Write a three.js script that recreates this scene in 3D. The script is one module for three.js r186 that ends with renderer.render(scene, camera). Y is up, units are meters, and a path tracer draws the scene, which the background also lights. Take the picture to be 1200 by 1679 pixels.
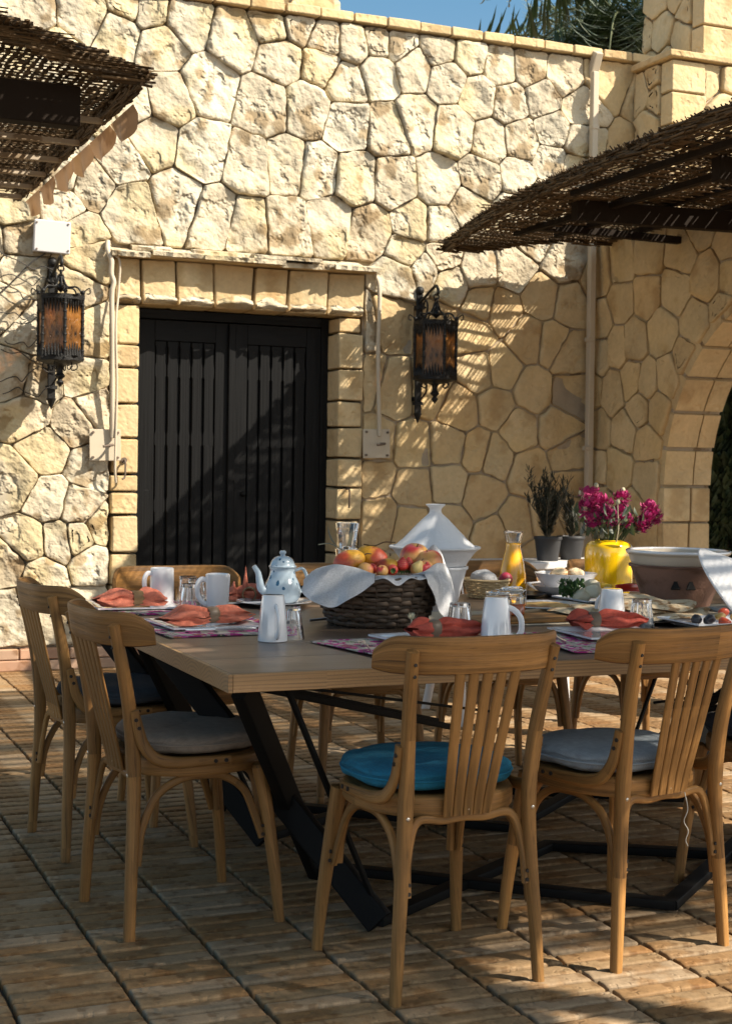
import * as THREE from 'three';
import { mergeGeometries, mergeVertices } from 'three/addons/utils/BufferGeometryUtils.js';
import { RoundedBoxGeometry } from 'three/addons/geometries/RoundedBoxGeometry.js';

// ---------------------------------------------------------------- camera, sky, sun, exposure
const scene = new THREE.Scene();
const camera = new THREE.PerspectiveCamera(38.55, 731 / 1024, 0.05, 400);
camera.rotation.order = 'YXZ';
camera.position.set(0, 1.25, 0);
camera.rotation.set(THREE.MathUtils.degToRad(-1.78), 0, THREE.MathUtils.degToRad(0.9));
camera.focus = 4.0;
camera.userData.fStop = 11;
scene.add(camera);
const renderer = new THREE.WebGLRenderer();
renderer.toneMapping = THREE.LinearToneMapping;
renderer.toneMappingExposure = 2.7;
renderer.shadowMap.enabled = true;

const SUN = new THREE.Vector3(0.7026, 0.669, 0.242).normalize();
{
  const w = 512, h = 256, data = new Float32Array(w * h * 4), d = new THREE.Vector3();
  for (let j = 0; j < h; j++) for (let i = 0; i < w; i++) {
    const el = ((j + 0.5) / h - 0.5) * Math.PI, az = ((i + 0.5) / w - 0.5) * 2 * Math.PI;
    d.set(Math.cos(el) * Math.cos(az), Math.sin(el), Math.cos(el) * Math.sin(az));
    const up = Math.max(0, d.y), t = Math.pow(1 - up, 5);               // haze gathers towards the horizon
    const c = Math.max(0, d.dot(SUN)), glow = 0.50 * Math.pow(c, 3) + 0.5 * Math.pow(c, 24);
    const o = (j * w + i) * 4;
    data[o] = 0.044 + 0.88 * t * t + glow * 1.0;
    data[o + 1] = 0.124 + 0.78 * t * t + glow * 0.90;
    data[o + 2] = 0.212 + 0.62 * t * t + glow * 0.74;
    data[o + 3] = 1;
  }
  const sky = new THREE.DataTexture(data, w, h, THREE.RGBAFormat, THREE.FloatType);
  sky.mapping = THREE.EquirectangularReflectionMapping; sky.magFilter = sky.minFilter = THREE.LinearFilter; sky.needsUpdate = true;
  scene.background = sky; scene.environment = sky;
}
const sun = new THREE.DirectionalLight(new THREE.Color(1, 0.91, 0.77), 3.7);
sun.position.copy(SUN).multiplyScalar(30).add(new THREE.Vector3(0, 0, -6));
sun.target.position.set(0, 0, -6);
sun.castShadow = true;
Object.assign(sun.shadow.camera, { left: -9, right: 9, top: 9, bottom: -9, near: 1, far: 70 });
sun.shadow.mapSize.set(4096, 4096);
scene.add(sun, sun.target);

// ---------------------------------------------------------------- helpers
const V = (x, y, z) => new THREE.Vector3(x, y, z);
const PI = Math.PI, TAU = 2 * PI;
function rng(seed) { let a = seed >>> 0; return () => { a = (a + 0x6D2B79F5) | 0; let t = Math.imul(a ^ (a >>> 15), 1 | a); t = (t + Math.imul(t ^ (t >>> 7), 61 | t)) ^ t; return ((t ^ (t >>> 14)) >>> 0) / 4294967296; }; }
const hash3 = (x, y, z) => { let h = Math.imul(x, 374761393) ^ Math.imul(y, 668265263) ^ Math.imul(z, 1440670441); h = Math.imul(h ^ (h >>> 13), 1274126177); return ((h ^ (h >>> 16)) >>> 0) / 4294967296; };
const sm = (t) => t * t * (3 - 2 * t), lerp = (a, b, t) => a + (b - a) * t, clamp = (x, a = 0, b = 1) => Math.min(b, Math.max(a, x));
const step = (a, b, x) => sm(clamp((x - a) / (b - a)));
function noise(x, y, z = 0, P = 0) {      // value noise in -1..1; P = lattice period for tiling textures
  const xi = Math.floor(x), yi = Math.floor(y), zi = Math.floor(z), u = sm(x - xi), v = sm(y - yi), w = sm(z - zi);
  const m = P ? (k) => ((k % P) + P) % P : (k) => k;
  const X0 = m(xi), X1 = m(xi + 1), Y0 = m(yi), Y1 = m(yi + 1);
  const a = lerp(lerp(hash3(X0, Y0, zi), hash3(X1, Y0, zi), u), lerp(hash3(X0, Y1, zi), hash3(X1, Y1, zi), u), v);
  if (w === 0) return a * 2 - 1;
  const b = lerp(lerp(hash3(X0, Y0, zi + 1), hash3(X1, Y0, zi + 1), u), lerp(hash3(X0, Y1, zi + 1), hash3(X1, Y1, zi + 1), u), v);
  return lerp(a, b, w) * 2 - 1;
}
function fbm(x, y, z = 0, oct = 4, P = 0) { let s = 0, a = 0.5; for (let o = 0; o < oct; o++) { s += a * noise(x, y, z + o * 17, P); x *= 2; y *= 2; z *= 1; P *= 2; a *= 0.5; } return s; }

const used = {};
function numbered(n) { used[n] = (used[n] ?? -1) + 1; return used[n] ? n + '_' + String(used[n]).padStart(3, '0') : n; }
function tag(o, label, category, group, kind) { if (label) o.userData.label = label; if (category) o.userData.category = category; if (group) o.userData.group = group; if (kind) o.userData.kind = kind; return o; }
function thing(name, label, category, pos = [0, 0, 0], turn = 0, group) {
  const o = new THREE.Group(); o.name = numbered(name); o.position.set(...pos); o.rotation.y = turn; scene.add(o);
  return tag(o, label, category, group);
}
function norm(g) {                       // non-indexed, only position / normal / uv
  let q = g.index ? g.toNonIndexed() : g.clone();
  if (!q.attributes.normal) q.computeVertexNormals();
  if (!q.attributes.uv) q.setAttribute('uv', new THREE.Float32BufferAttribute(new Float32Array(q.attributes.position.count * 2), 2));
  for (const k of Object.keys(q.attributes)) if (!['position', 'normal', 'uv'].includes(k)) q.deleteAttribute(k);
  return q;
}
const merge = (gs) => gs.length === 1 ? gs[0] : mergeGeometries(gs.map(norm));
function part(parent, name, gs, mat, label) {
  const m = new THREE.Mesh(merge([].concat(gs)), mat); m.name = name; m.castShadow = m.receiveShadow = true; if (label) m.userData.label = label; parent.add(m); return m;
}
function top(name, gs, mat, label, category, pos = [0, 0, 0], turn = 0, group) {
  const m = new THREE.Mesh(merge([].concat(gs)), mat); m.name = numbered(name); m.castShadow = m.receiveShadow = true; m.position.set(...pos); m.rotation.y = turn; scene.add(m); return tag(m, label, category, group);
}
function copyOf(o, label, pos, turn, base) {
  const c = o.clone(); c.name = numbered(base ?? o.name.replace(/_\d{3}$/, '')); scene.add(c); c.userData = { ...o.userData, ...(label ? { label } : {}) };
  if (pos) c.position.set(...pos); if (turn !== undefined) c.rotation.set(0, turn, 0); return c;
}
function grid(nu, nv, fn, closedU = false) {   // surface from fn(u, v) -> [x, y, z]; uv in 0..1 unless fn gives five numbers
  const pos = [], uv = [], idx = [];
  for (let j = 0; j <= nv; j++) for (let i = 0; i <= nu; i++) { const p = fn(i / nu, j / nv); pos.push(p[0], p[1], p[2]); uv.push(p[3] ?? i / nu, p[4] ?? j / nv); }
  for (let j = 0; j < nv; j++) for (let i = 0; i < nu; i++) { const a = j * (nu + 1) + i, b = a + 1, c = a + nu + 1, d = c + 1; idx.push(a, b, d, a, d, c); }
  const g = new THREE.BufferGeometry();
  g.setAttribute('position', new THREE.Float32BufferAttribute(pos, 3)); g.setAttribute('uv', new THREE.Float32BufferAttribute(uv, 2)); g.setIndex(idx); g.computeVertexNormals();
  if (closedU) { const n = g.attributes.normal; for (let j = 0; j <= nv; j++) { const a = j * (nu + 1), b = a + nu, v = V(n.getX(a) + n.getX(b), n.getY(a) + n.getY(b), n.getZ(a) + n.getZ(b)).normalize(); n.setXYZ(a, v.x, v.y, v.z); n.setXYZ(b, v.x, v.y, v.z); } }
  return g;
}
const lathe = (pts, seg = 48) => new THREE.LatheGeometry(pts.map((p) => new THREE.Vector2(p[0], p[1])), seg);
const smoothPts = (pts, n) => new THREE.CatmullRomCurve3(pts.map((p) => V(p[0], p[1], p[2] ?? 0)), false, 'centripetal').getPoints(n);
const smoothLathe = (pts, n = 40, seg = 48) => lathe(smoothPts(pts, n).map((p) => [Math.max(0, p.x), p.y]), seg);
// sweep a rounded section along a path; rad(t) -> [half width along ref side, half depth]; uv in metres (u across, v along)
function sweep(pts, rad, { seg = 10, n = 20, ref = V(0, 0, 1), closed = false, power = 2, raw = false, caps = true } = {}) {
  const c = raw ? pts.map((p) => V(...p)) : smoothPts(pts, n);
  const N = c.length - 1, P = [], uv = [], idx = []; let len = 0;
  for (let i = 0; i <= N; i++) {
    const t = V(0, 0, 0).subVectors(c[Math.min(N, i + 1)], c[Math.max(0, i - 1)]).normalize();
    const a = V(0, 0, 0).crossVectors(ref, t); if (a.lengthSq() < 1e-6) a.set(1, 0, 0); a.normalize(); const b = V(0, 0, 0).crossVectors(t, a);
    const r = rad(i / N); if (i) len += c[i].distanceTo(c[i - 1]);
    for (let k = 0; k <= seg; k++) {
      const th = k / seg * TAU, x = Math.cos(th), y = Math.sin(th), e = 2 / power, sx = Math.sign(x) * Math.abs(x) ** e, sy = Math.sign(y) * Math.abs(y) ** e;
      P.push(c[i].x + a.x * sx * r[0] + b.x * sy * r[1], c[i].y + a.y * sx * r[0] + b.y * sy * r[1], c[i].z + a.z * sx * r[0] + b.z * sy * r[1]);
      uv.push(k / seg * (r[0] + r[1]) * 3, len);
    }
  }
  for (let i = 0; i < N; i++) for (let k = 0; k < seg; k++) { const q = i * (seg + 1) + k, s = q + seg + 1; idx.push(q, q + 1, s + 1, q, s + 1, s); }
  const g = new THREE.BufferGeometry(); g.setAttribute('position', new THREE.Float32BufferAttribute(P, 3)); g.setAttribute('uv', new THREE.Float32BufferAttribute(uv, 2)); g.setIndex(idx); g.computeVertexNormals();
  const nm = g.attributes.normal;
  for (let i = 0; i <= N; i++) { const q = i * (seg + 1), s = q + seg, v = V(nm.getX(q) + nm.getX(s), nm.getY(q) + nm.getY(s), nm.getZ(q) + nm.getZ(s)).normalize(); nm.setXYZ(q, v.x, v.y, v.z); nm.setXYZ(s, v.x, v.y, v.z); }
  if (!caps) return g;
  const out = [g];
  for (const [i, s] of [[0, -1], [N, 1]]) {           // domed caps
    const t = V(0, 0, 0).subVectors(c[i], c[i === 0 ? 1 : N - 1]).normalize(), r = Math.min(...rad(i / N)) * 0.3, pp = [], uu = [], ii = [];
    const ctr = c[i].clone().addScaledVector(t, r); pp.push(ctr.x, ctr.y, ctr.z); uu.push(0, 0);
    for (let k = 0; k <= seg; k++) { const q = (i * (seg + 1) + k) * 3; pp.push(P[q], P[q + 1], P[q + 2]); uu.push((k % 5) * 0.01, 0.02); }
    for (let k = 1; k <= seg; k++) s > 0 ? ii.push(0, k, k + 1) : ii.push(0, k + 1, k);
    const cg = new THREE.BufferGeometry(); cg.setAttribute('position', new THREE.Float32BufferAttribute(pp, 3)); cg.setAttribute('uv', new THREE.Float32BufferAttribute(uu, 2)); cg.setIndex(ii); cg.computeVertexNormals(); out.push(cg);
  }
  return merge(out);
}
const tube = (pts, r, o = {}) => sweep(pts, typeof r === 'function' ? (t) => { const k = r(t); return [k, k]; } : () => [r, r], { seg: 8, ref: V(0.31, 0.17, 0.93), ...o });
function box(w, h, d, x = 0, y = 0, z = 0, rx = 0, ry = 0, rz = 0, bev = 0) {
  const g = bev ? new RoundedBoxGeometry(w, h, d, 2, bev) : new THREE.BoxGeometry(w, h, d);
  const p = g.attributes.position, n = g.attributes.normal, uv = [];
  for (let i = 0; i < p.count; i++) { const a = Math.abs(n.getX(i)), b = Math.abs(n.getY(i)), c = Math.abs(n.getZ(i)); const [s, t] = a >= b && a >= c ? [p.getZ(i), p.getY(i)] : b >= c ? [p.getX(i), p.getZ(i)] : [p.getX(i), p.getY(i)]; w >= h && w >= d ? uv.push(t, s) : uv.push(s, t); }
  g.setAttribute('uv', new THREE.Float32BufferAttribute(uv, 2));
  if (rx || ry || rz) g.applyMatrix4(new THREE.Matrix4().makeRotationFromEuler(new THREE.Euler(rx, ry, rz)));
  return g.translate(x, y, z);
}
const move = (g, x, y, z, rx = 0, ry = 0, rz = 0, s = 1) => g.clone().applyMatrix4(new THREE.Matrix4().compose(V(x, y, z), new THREE.Quaternion().setFromEuler(new THREE.Euler(rx, ry, rz)), typeof s === 'number' ? V(s, s, s) : V(...s)));
function disp(g, fn) { const p = g.attributes.position, v = V(0, 0, 0); for (let i = 0; i < p.count; i++) { v.fromBufferAttribute(p, i); fn(v); p.setXYZ(i, v.x, v.y, v.z); } g.computeVertexNormals(); return g; }
function blob(seg, fn) { const g = new THREE.SphereGeometry(1, seg, Math.round(seg * 0.7)); return disp(mergeVertices(g, 1e-4), fn); }

function tex(w, h, fn, srgb = true) {     // fn(x, y) in 0..1 -> [r, g, b] (linear when srgb, written as sRGB)
  const d = new Uint8Array(w * h * 4), e = (c) => srgb ? 255 * (c <= 0.0031308 ? 12.92 * c : 1.055 * Math.pow(c, 1 / 2.4) - 0.055) : 255 * c;
  for (let j = 0; j < h; j++) for (let i = 0; i < w; i++) { const c = fn((i + 0.5) / w, (j + 0.5) / h), o = (j * w + i) * 4; for (let k = 0; k < 3; k++) d[o + k] = clamp(e(typeof c === 'number' ? c : c[k]), 0, 255); d[o + 3] = 255; }
  const t = new THREE.DataTexture(d, w, h); t.wrapS = t.wrapT = THREE.RepeatWrapping; t.magFilter = THREE.LinearFilter; t.minFilter = THREE.LinearMipmapLinearFilter; t.generateMipmaps = true; if (srgb) t.colorSpace = THREE.SRGBColorSpace; t.needsUpdate = true; return t;
}
const rep = (t, x, y = x) => { const c = t.clone(); c.repeat.set(x, y); c.needsUpdate = true; return c; };
const rgb = (r, g, b) => new THREE.Color().setRGB(r, g, b);
const std = (c, rough = 0.8, o = {}) => new THREE.MeshStandardMaterial({ color: Array.isArray(c) ? rgb(...c) : c, roughness: rough, side: THREE.DoubleSide, ...o });
const phys = (c, rough = 0.5, o = {}) => new THREE.MeshPhysicalMaterial({ color: Array.isArray(c) ? rgb(...c) : c, roughness: rough, ...o });

// the frame of the old wall: u to the right along it, n out of it, origin at the inner corner
const TH = THREE.MathUtils.degToRad(23), O = V(1.567, 0, -10.263), Uv = V(Math.cos(TH), 0, -Math.sin(TH)), Nv = V(Math.sin(TH), 0, Math.cos(TH));
const W = (u, y, n) => [O.x + u * Uv.x + n * Nv.x, y, O.z + u * Uv.z + n * Nv.z];
// ---------------------------------------------------------------- stone and floor materials
const stoneMap = tex(1024, 1024, (x, y) => {
  const a = fbm(x * 5, y * 5, 3, 5, 5), b = fbm(x * 11, y * 9, 9, 4, 11 * 9), s = step(0.16, 0.42, fbm(x * 9, y * 9, 21, 5, 9)), f = noise(x * 340, y * 340, 2, 340) * 0.04;
  const k = 0.94 + a * 0.3 + f; const w = step(0.05, 0.4, fbm(x * 4, y * 4, 41, 4, 4));
  return [0.9 * k * (1 - 0.42 * s) , 0.9 * k * (1 - 0.5 * s) * (1 - 0.05 * w), 0.9 * k * (1 - 0.6 * s) * (1 - 0.22 * w)].map((c) => clamp(c));
});
const stoneBump = tex(1024, 1024, (x, y) => {
  const w = fbm(x * 8, y * 8, 5, 3, 8) * 0.3;
  const r = 1 - Math.abs(fbm(x * 7 + w, y * 7, 13, 5, 7)) * 2.2, pits = step(0.12, 0.6, fbm(x * 14, y * 14, 77, 4, 14));
  return clamp(0.5 + 0.28 * fbm(x * 6, y * 6, 1, 4, 6) + 0.10 * r + 0.2 * fbm(x * 36, y * 36, 7, 4, 36) - 0.55 * pits);
}, false);
const cutMap = tex(1024, 1024, (x, y) => { const a = fbm(x * 5, y * 5, 3, 5, 5), g = fbm(x * 60, y * 60, 15, 3, 60), s = step(0.22, 0.6, fbm(x * 7, y * 7, 91, 5, 7)), w = step(-0.1, 0.5, fbm(x * 3, y * 3, 41, 3, 3)), k = 0.93 + a * 0.2 + g * 0.10; return [0.92 * k * (1 - 0.20 * s), 0.92 * k * (1 - 0.26 * s - 0.03 * w), 0.92 * k * (1 - 0.34 * s - 0.12 * w)].map((c) => clamp(c)); });
const cutBump = tex(512, 512, (x, y) => clamp(0.5 + 0.34 * fbm(x * 6, y * 6, 11, 5, 6) + 0.22 * fbm(x * 45, y * 45, 7, 3, 45) - 0.3 * step(0.2, 0.6, fbm(x * 24, y * 24, 17, 3, 24))), false);
const stoneTones = [[0.72, 0.625, 0.47], [0.70, 0.60, 0.44], [0.735, 0.65, 0.50], [0.685, 0.57, 0.405], [0.715, 0.615, 0.455], [0.685, 0.59, 0.44]];
const roughStone = stoneTones.map((c) => std([c[0] * 0.87, c[1] * 0.86, c[2] * 0.83], 0.93, { map: stoneMap, bumpMap: stoneBump, bumpScale: 0.034 }));
const cutStone = stoneTones.map(([r, g, b]) => std([r * 0.92, g * 0.795, b * 0.585], 0.9, { map: cutMap, bumpMap: cutBump, bumpScale: 0.014 }));
const mortar = std([0.46, 0.375, 0.27], 0.96, { map: stoneMap, bumpMap: stoneBump, bumpScale: 0.008 });

// clip a convex polygon by a*x + b*y <= c
function clip(poly, a, b, c) {
  const out = [];
  for (let i = 0; i < poly.length; i++) {
    const p = poly[i], q = poly[(i + 1) % poly.length], dp = a * p[0] + b * p[1] - c, dq = a * q[0] + b * q[1] - c;
    if (dp <= 0) out.push(p);
    if ((dp < 0 && dq > 0) || (dp > 0 && dq < 0)) { const t = dp / (dp - dq); out.push([p[0] + (q[0] - p[0]) * t, p[1] + (q[1] - p[1]) * t]); }
  }
  return out;
}
function stone(poly, h, rough, R, flat = 0) {   // a hewn stone on the plane z = 0; the rim dips into the mortar
  let b = [];
  const area = Math.abs(poly.reduce((s, p, i) => { const q = poly[(i + 1) % poly.length]; return s + p[0] * q[1] - q[0] * p[1]; }, 0)) / 2;
  const cut = Math.min(0.16, 0.018 / Math.sqrt(area));
  for (let i = 0; i < poly.length; i++) {         // corners knocked off, edges divided and slightly uneven
    const p = poly[i], q = poly[(i + 1) % poly.length], L = Math.hypot(q[0] - p[0], q[1] - p[1]); if (L < 0.012) continue;
    const n = Math.max(1, Math.round(L * (1 - 2 * cut) / 0.045));
    for (let k = 0; k <= n; k++) { const t = cut + (1 - 2 * cut) * k / n, j = (k && k < n) ? (R() - 0.5) * 0.012 * (flat ? 0.4 : 1) : 0; b.push([lerp(p[0], q[0], t) - (q[1] - p[1]) / L * j, lerp(p[1], q[1], t) + (q[0] - p[0]) / L * j]); }
  }
  if (b.length < 3) return null;
  const c = b.reduce((s, p) => [s[0] + p[0] / b.length, s[1] + p[1] / b.length], [0, 0]);
  const m = b.length, S = Math.sqrt(area), tx = (R() - 0.5) * 0.22 * (flat ? 0.25 : 1), ty = (R() - 0.5) * 0.22 * (flat ? 0.25 : 1), oz = R() * 50, ou = R() * 3, ov = R() * 3;
  rough *= Math.min(1, (S / 0.2) ** 1.5);
  const rings = flat ? [[0, -0.02], [0, h * 0.75], [0.006 / S, h * 0.97], [0.018 / S, h], [0.3, h], [0.6, h]] : [[0, -0.02], [0, h * 0.80], [0.005 / S, h * 0.95], [0.014 / S, h], [0.06 / S, h], [0.28, h], [0.5, h], [0.76, h]];
  const pos = [], uv = [], idx = [];
  const zz = (x, y, k, z) => { const w = k <= 0 ? 0 : step(0, 0.018 / S, k); return z + w * (rough * (fbm(x * 8, y * 8, oz, 3) * 0.95 + 1.0 * (0.3 - Math.abs(fbm(x * 4, y * 4, oz + 9, 2)))) + tx * (x - c[0]) + ty * (y - c[1])); };
  rings.forEach(([k, z]) => b.forEach((p) => { const kk = Math.min(k, 0.9), x = lerp(p[0], c[0], kk), y = lerp(p[1], c[1], kk); pos.push(x, y, zz(x, y, k, z)); uv.push((x + ou) / 1.25, (y + ov) / 1.25 + (z < 0 ? 0.02 : 0)); }));
  pos.push(c[0], c[1], zz(c[0], c[1], 1, rings[rings.length - 1][1])); uv.push((c[0] + ou) / 1.25, (c[1] + ov) / 1.25);
  const ccw = poly.reduce((s, p, i) => { const q = poly[(i + 1) % poly.length]; return s + p[0] * q[1] - q[0] * p[1]; }, 0) > 0;
  const tri = (x, y, z) => ccw ? idx.push(x, y, z) : idx.push(x, z, y);
  for (let r = 0; r < rings.length - 1; r++) for (let i = 0; i < m; i++) { const a = r * m + i, d = r * m + (i + 1) % m, e = a + m, f = d + m; tri(a, d, f); tri(a, f, e); }
  const l = (rings.length - 1) * m; for (let i = 0; i < m; i++) tri(l + i, l + (i + 1) % m, rings.length * m);
  const g = new THREE.BufferGeometry(); g.setAttribute('position', new THREE.Float32BufferAttribute(pos, 3)); g.setAttribute('uv', new THREE.Float32BufferAttribute(uv, 2)); g.setIndex(idx); g.computeVertexNormals(); return g;
}
// lay a face of irregular stones: seeds -> cells cut by their bisectors and by limit(seed) -> [[a, b, c], ...]
function layStones(parent, seeds, bounds, limit, look, seed, place = null) {
  const R = rng(seed), [x0, x1, y0, y1] = bounds;
  seeds.forEach((s, i) => {
    const lk = look(s, R), gap = lk.gap / 2;
    let poly = [[x0 + gap, y0 + gap], [x1 - gap, y0 + gap], [x1 - gap, y1 - gap], [x0 + gap, y1 - gap]];
    for (const q of seeds) { if (q === s) continue; const dx = q[0] - s[0], dy = q[1] - s[1], L = Math.hypot(dx, dy); if (L > 1.4) continue; poly = clip(poly, dx / L, dy / L, (dx * (s[0] + q[0]) + dy * (s[1] + q[1])) / 2 / L - gap); if (poly.length < 3) return; }
    for (const [a, b, c] of limit(s)) { poly = clip(poly, a, b, c - gap); if (poly.length < 3) return; }
    const ar = Math.abs(poly.reduce((t, p, k) => { const q = poly[(k + 1) % poly.length]; return t + p[0] * q[1] - q[0] * p[1]; }, 0)) / 2; if (ar < 0.0012) return;
    const g = stone(poly, lk.h, lk.rough, R, lk.flat); if (!g) return;
    if (place) g.applyMatrix4(place);
    part(parent, 'stone', g, lk.mats[Math.floor(R() * lk.mats.length)]);
  });
}
function fillSeeds(seeds, [x0, x1, y0, y1], dist, R, ok = () => true) {
  for (let k = 0; k < 900; k++) { const p = [lerp(x0, x1, R()), lerp(y0, y1, R())]; if (ok(p) && seeds.every((q) => Math.hypot(q[0] - p[0], q[1] - p[1]) > dist)) seeds.push(p); }
  return seeds;
}
const pairs = (a) => { const o = []; for (let i = 0; i < a.length; i += 2) o.push([a[i], a[i + 1]]); return o; };
// a squared block with worn edges, uneven faces
function block(x0, x1, y0, y1, z0, z1, R, bev = 0.012, amp = 0.006) {
  const g = new RoundedBoxGeometry(x1 - x0, y1 - y0, z1 - z0, 3, bev), p = g.attributes.position, n = g.attributes.normal, o = R() * 30, uv = [];
  for (let i = 0; i < p.count; i++) { const x = p.getX(i), y = p.getY(i), z = p.getZ(i); const a = Math.abs(n.getX(i)), b = Math.abs(n.getY(i)), c = Math.abs(n.getZ(i)); uv.push(...(a > b && a > c ? [z / 1.25 + o, y / 1.25] : b > c ? [x / 1.25, z / 1.25 + o] : [x / 1.25 + o, y / 1.25 + o])); const w = amp * noise(x * 9 + o, y * 9, z * 9 + o); p.setXYZ(i, x + n.getX(i) * w, y + n.getY(i) * w, z + n.getZ(i) * w); }
  g.setAttribute('uv', new THREE.Float32BufferAttribute(uv, 2));
  return g.translate((x0 + x1) / 2, (y0 + y1) / 2, (z0 + z1) / 2);
}
function prism(pts, z0, z1) {            // flat shape (with optional holes) between z0 and z1
  const [outer, ...holes] = pts, s = new THREE.Shape(outer.map((p) => new THREE.Vector2(...p))); holes.forEach((h) => s.holes.push(new THREE.Path(h.map((p) => new THREE.Vector2(...p)))));
  return new THREE.ExtrudeGeometry(s, { depth: z1 - z0, bevelEnabled: false }).translate(0, 0, z0);
}

// ---------------------------------------------------------------- the great wall
const wall = thing('stone_wall', 'tall sunlit wall of cream rubble stones around the dark wooden door', 'wall', [O.x, 0, O.z], TH);
{
  const R = rng(11);
  part(wall, 'mortar_bed', prism([[[-5.4, 0], [-3.42, 0], [-3.42, 2.5], [-1.75, 2.5], [-1.75, 0], [0.5, 0], [0.5, 4.08], [-5.4, 4.08]]], -0.42, 0), mortar);
  const seeds = pairs([-3.94,3.92,-3.58,3.94,-3.33,4.02,-3.20,4.00,-2.97,3.97,-2.65,3.90,-2.40,4.01,-2.24,4.04,-3.38,3.85,-3.13,3.80,-2.35,3.82,-2.05,3.96,-2.07,3.81,-1.91,3.72,-1.86,3.96,-2.82,3.59,-3.08,3.48,-2.45,3.51,-2.17,3.52,-1.89,3.45,-3.30,3.43,-3.17,3.22,-2.86,3.18,-3.37,3.08,-2.55,3.12,-2.30,3.14,-2.09,3.12,-1.83,3.10,-3.54,2.93,-3.30,2.79,-3.01,2.87,-2.76,2.79,-2.56,2.75,-2.29,2.77,-2.00,2.82,-1.72,2.78,-3.73,2.77,-3.97,2.73,-3.62,2.60,-3.87,3.44,-3.86,3.19,-3.65,3.18,-3.93,2.95,-3.72,2.97,-4.01,3.67,-3.54,3.33,-3.76,3.63,-1.68,4.00,-1.54,4.00,-1.68,3.80,-1.44,3.87,-1.24,4.01,-1.02,3.99,-1.18,3.82,-0.95,3.74,-0.79,3.95,-0.56,3.97,-0.30,3.94,-0.46,3.78,-0.72,3.72,-0.37,3.57,-0.62,3.47,-0.85,3.44,-1.13,3.49,-1.40,3.52,-1.61,3.44,-1.56,3.10,-1.23,3.13,-0.91,3.20,-0.64,3.23,-0.38,3.35,-0.16,3.74,-0.16,3.51,-0.18,3.32,-1.41,2.84,-1.21,2.84,-1.00,2.98,-1.45,2.66,-1.50,2.50,-1.33,2.55,-1.19,2.65,-1.13,2.48,-0.93,2.58,-0.89,2.35,-1.55,2.21,-1.73,1.81,-1.77,2.16,-1.52,1.75,-1.27,1.76,-1.04,1.64,-0.89,1.90,-0.94,2.16,-1.38,1.38,-1.12,1.40,-0.89,1.36,-1.65,1.40,-1.65,1.18,-1.37,1.11,-1.11,1.14,-0.65,2.61,-0.27,2.68,-0.42,2.43,-0.21,2.40,-0.53,2.14,-0.74,2.32,-0.33,2.12,-0.21,2.05,-0.73,1.92,-0.48,1.78,-0.19,1.77,-0.77,1.67,-0.58,1.52,-0.29,1.54,-0.78,1.33,-0.49,1.23,-0.19,1.34,-0.17,1.15,-0.58,0.87,-0.19,1.00,-0.75,0.77,-1.12,0.87,-1.39,0.87,-1.61,0.91,-0.37,0.91,-3.93,2.58,-3.93,2.35,-3.59,2.49,-3.67,2.30,-3.89,2.05,-4.02,2.17,-3.99,1.74,-3.85,1.71,-3.56,1.76,-3.54,2.01,-3.50,1.58,-3.91,1.53,-3.63,1.48,-3.80,1.32,-3.99,1.14,-3.77,1.02,-3.53,1.22,-3.60,0.98,-3.89,0.76,-3.72,0.77,-3.59,0.79,-3.46,0.85,-4.02,0.63,-3.82,0.57,-3.51,0.65,-3.98,0.36,-3.69,0.29,-3.51,0.35,-0.42,3.09,-0.66,2.98,-0.23,3.02,-0.51,2.83]);
  const inDoor = (p) => p[0] > -3.42 && p[0] < -1.75 && p[1] < 2.6;
  fillSeeds(seeds, [-5.3, 0.45, 0.05, 4.0], 0.25, R, (p) => !inDoor(p) && !(p[0] > -0.05 && p[1] < 2.4) && !(p[0] < -3.2 && p[1] < 0.16));
  layStones(wall, seeds, [-5.4, 0.5, 0.0, 4.09], (s) => {
    const l = [];
    if (s[1] < 2.6) { if (s[0] < -3.0) l.push([1, 0, -3.415]); else if (s[0] > -2.2) l.push([-1, 0, 1.745]); }
    else if (s[0] > -3.5 && s[0] < -1.7) l.push([0, -1, -2.575]);
    if (s[0] < -3.2 && s[1] < 0.9) l.push([0, -1, -0.145]);
    return l;
  }, (s, R) => {
    const smooth = s[0] > -1.75 && s[1] < 2.45;
    return smooth ? { h: 0.014 + R() * 0.014, rough: 0.013, gap: 0.014, flat: 0, mats: cutStone.slice(0, 5) } : { h: 0.030 + R() * 0.024, rough: 0.032, gap: 0.006, flat: 0, mats: s[0] > 0.02 ? cutStone : roughStone };
  }, 5);
  part(wall, 'reveal_back', box(1.8, 2.6, 0.08, -2.6, 1.3, -0.33), mortar);
  // jamb blocks, going through the reveal
  const rows = (ys, u0, u1) => { for (let i = 0; i < ys.length - 1; i++) { const y1 = ys[i], y0 = ys[i + 1], s = (R() - 0.5) * 0.03; part(wall, 'quoin', block(u0 - (u0 < -3 ? s : 0), u1 + (u1 > -2 ? s : 0), y0 + 0.006, y1 - 0.006, -0.215, 0.03 + R() * 0.014, R, 0.012, 0.008), cutStone[Math.floor(R() * 5)]); } };
  rows([2.215, 2.11, 1.875, 1.67, 1.50, 1.30, 1.11, 0.9, 0.68, 0.47, 0.25, 0.0], -1.925, -1.762);
  rows([2.215, 1.97, 1.83, 1.61, 1.40, 1.18, 1.07, 0.93, 0.7, 0.5, 0.25, 0.0], -3.40, -3.237);
  // lintel: wedge stones with a rough projecting lower lip
  const b = [-3.39, -3.22, -3.0, -2.76, -2.51, -2.28, -2.01, -1.755];
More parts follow.
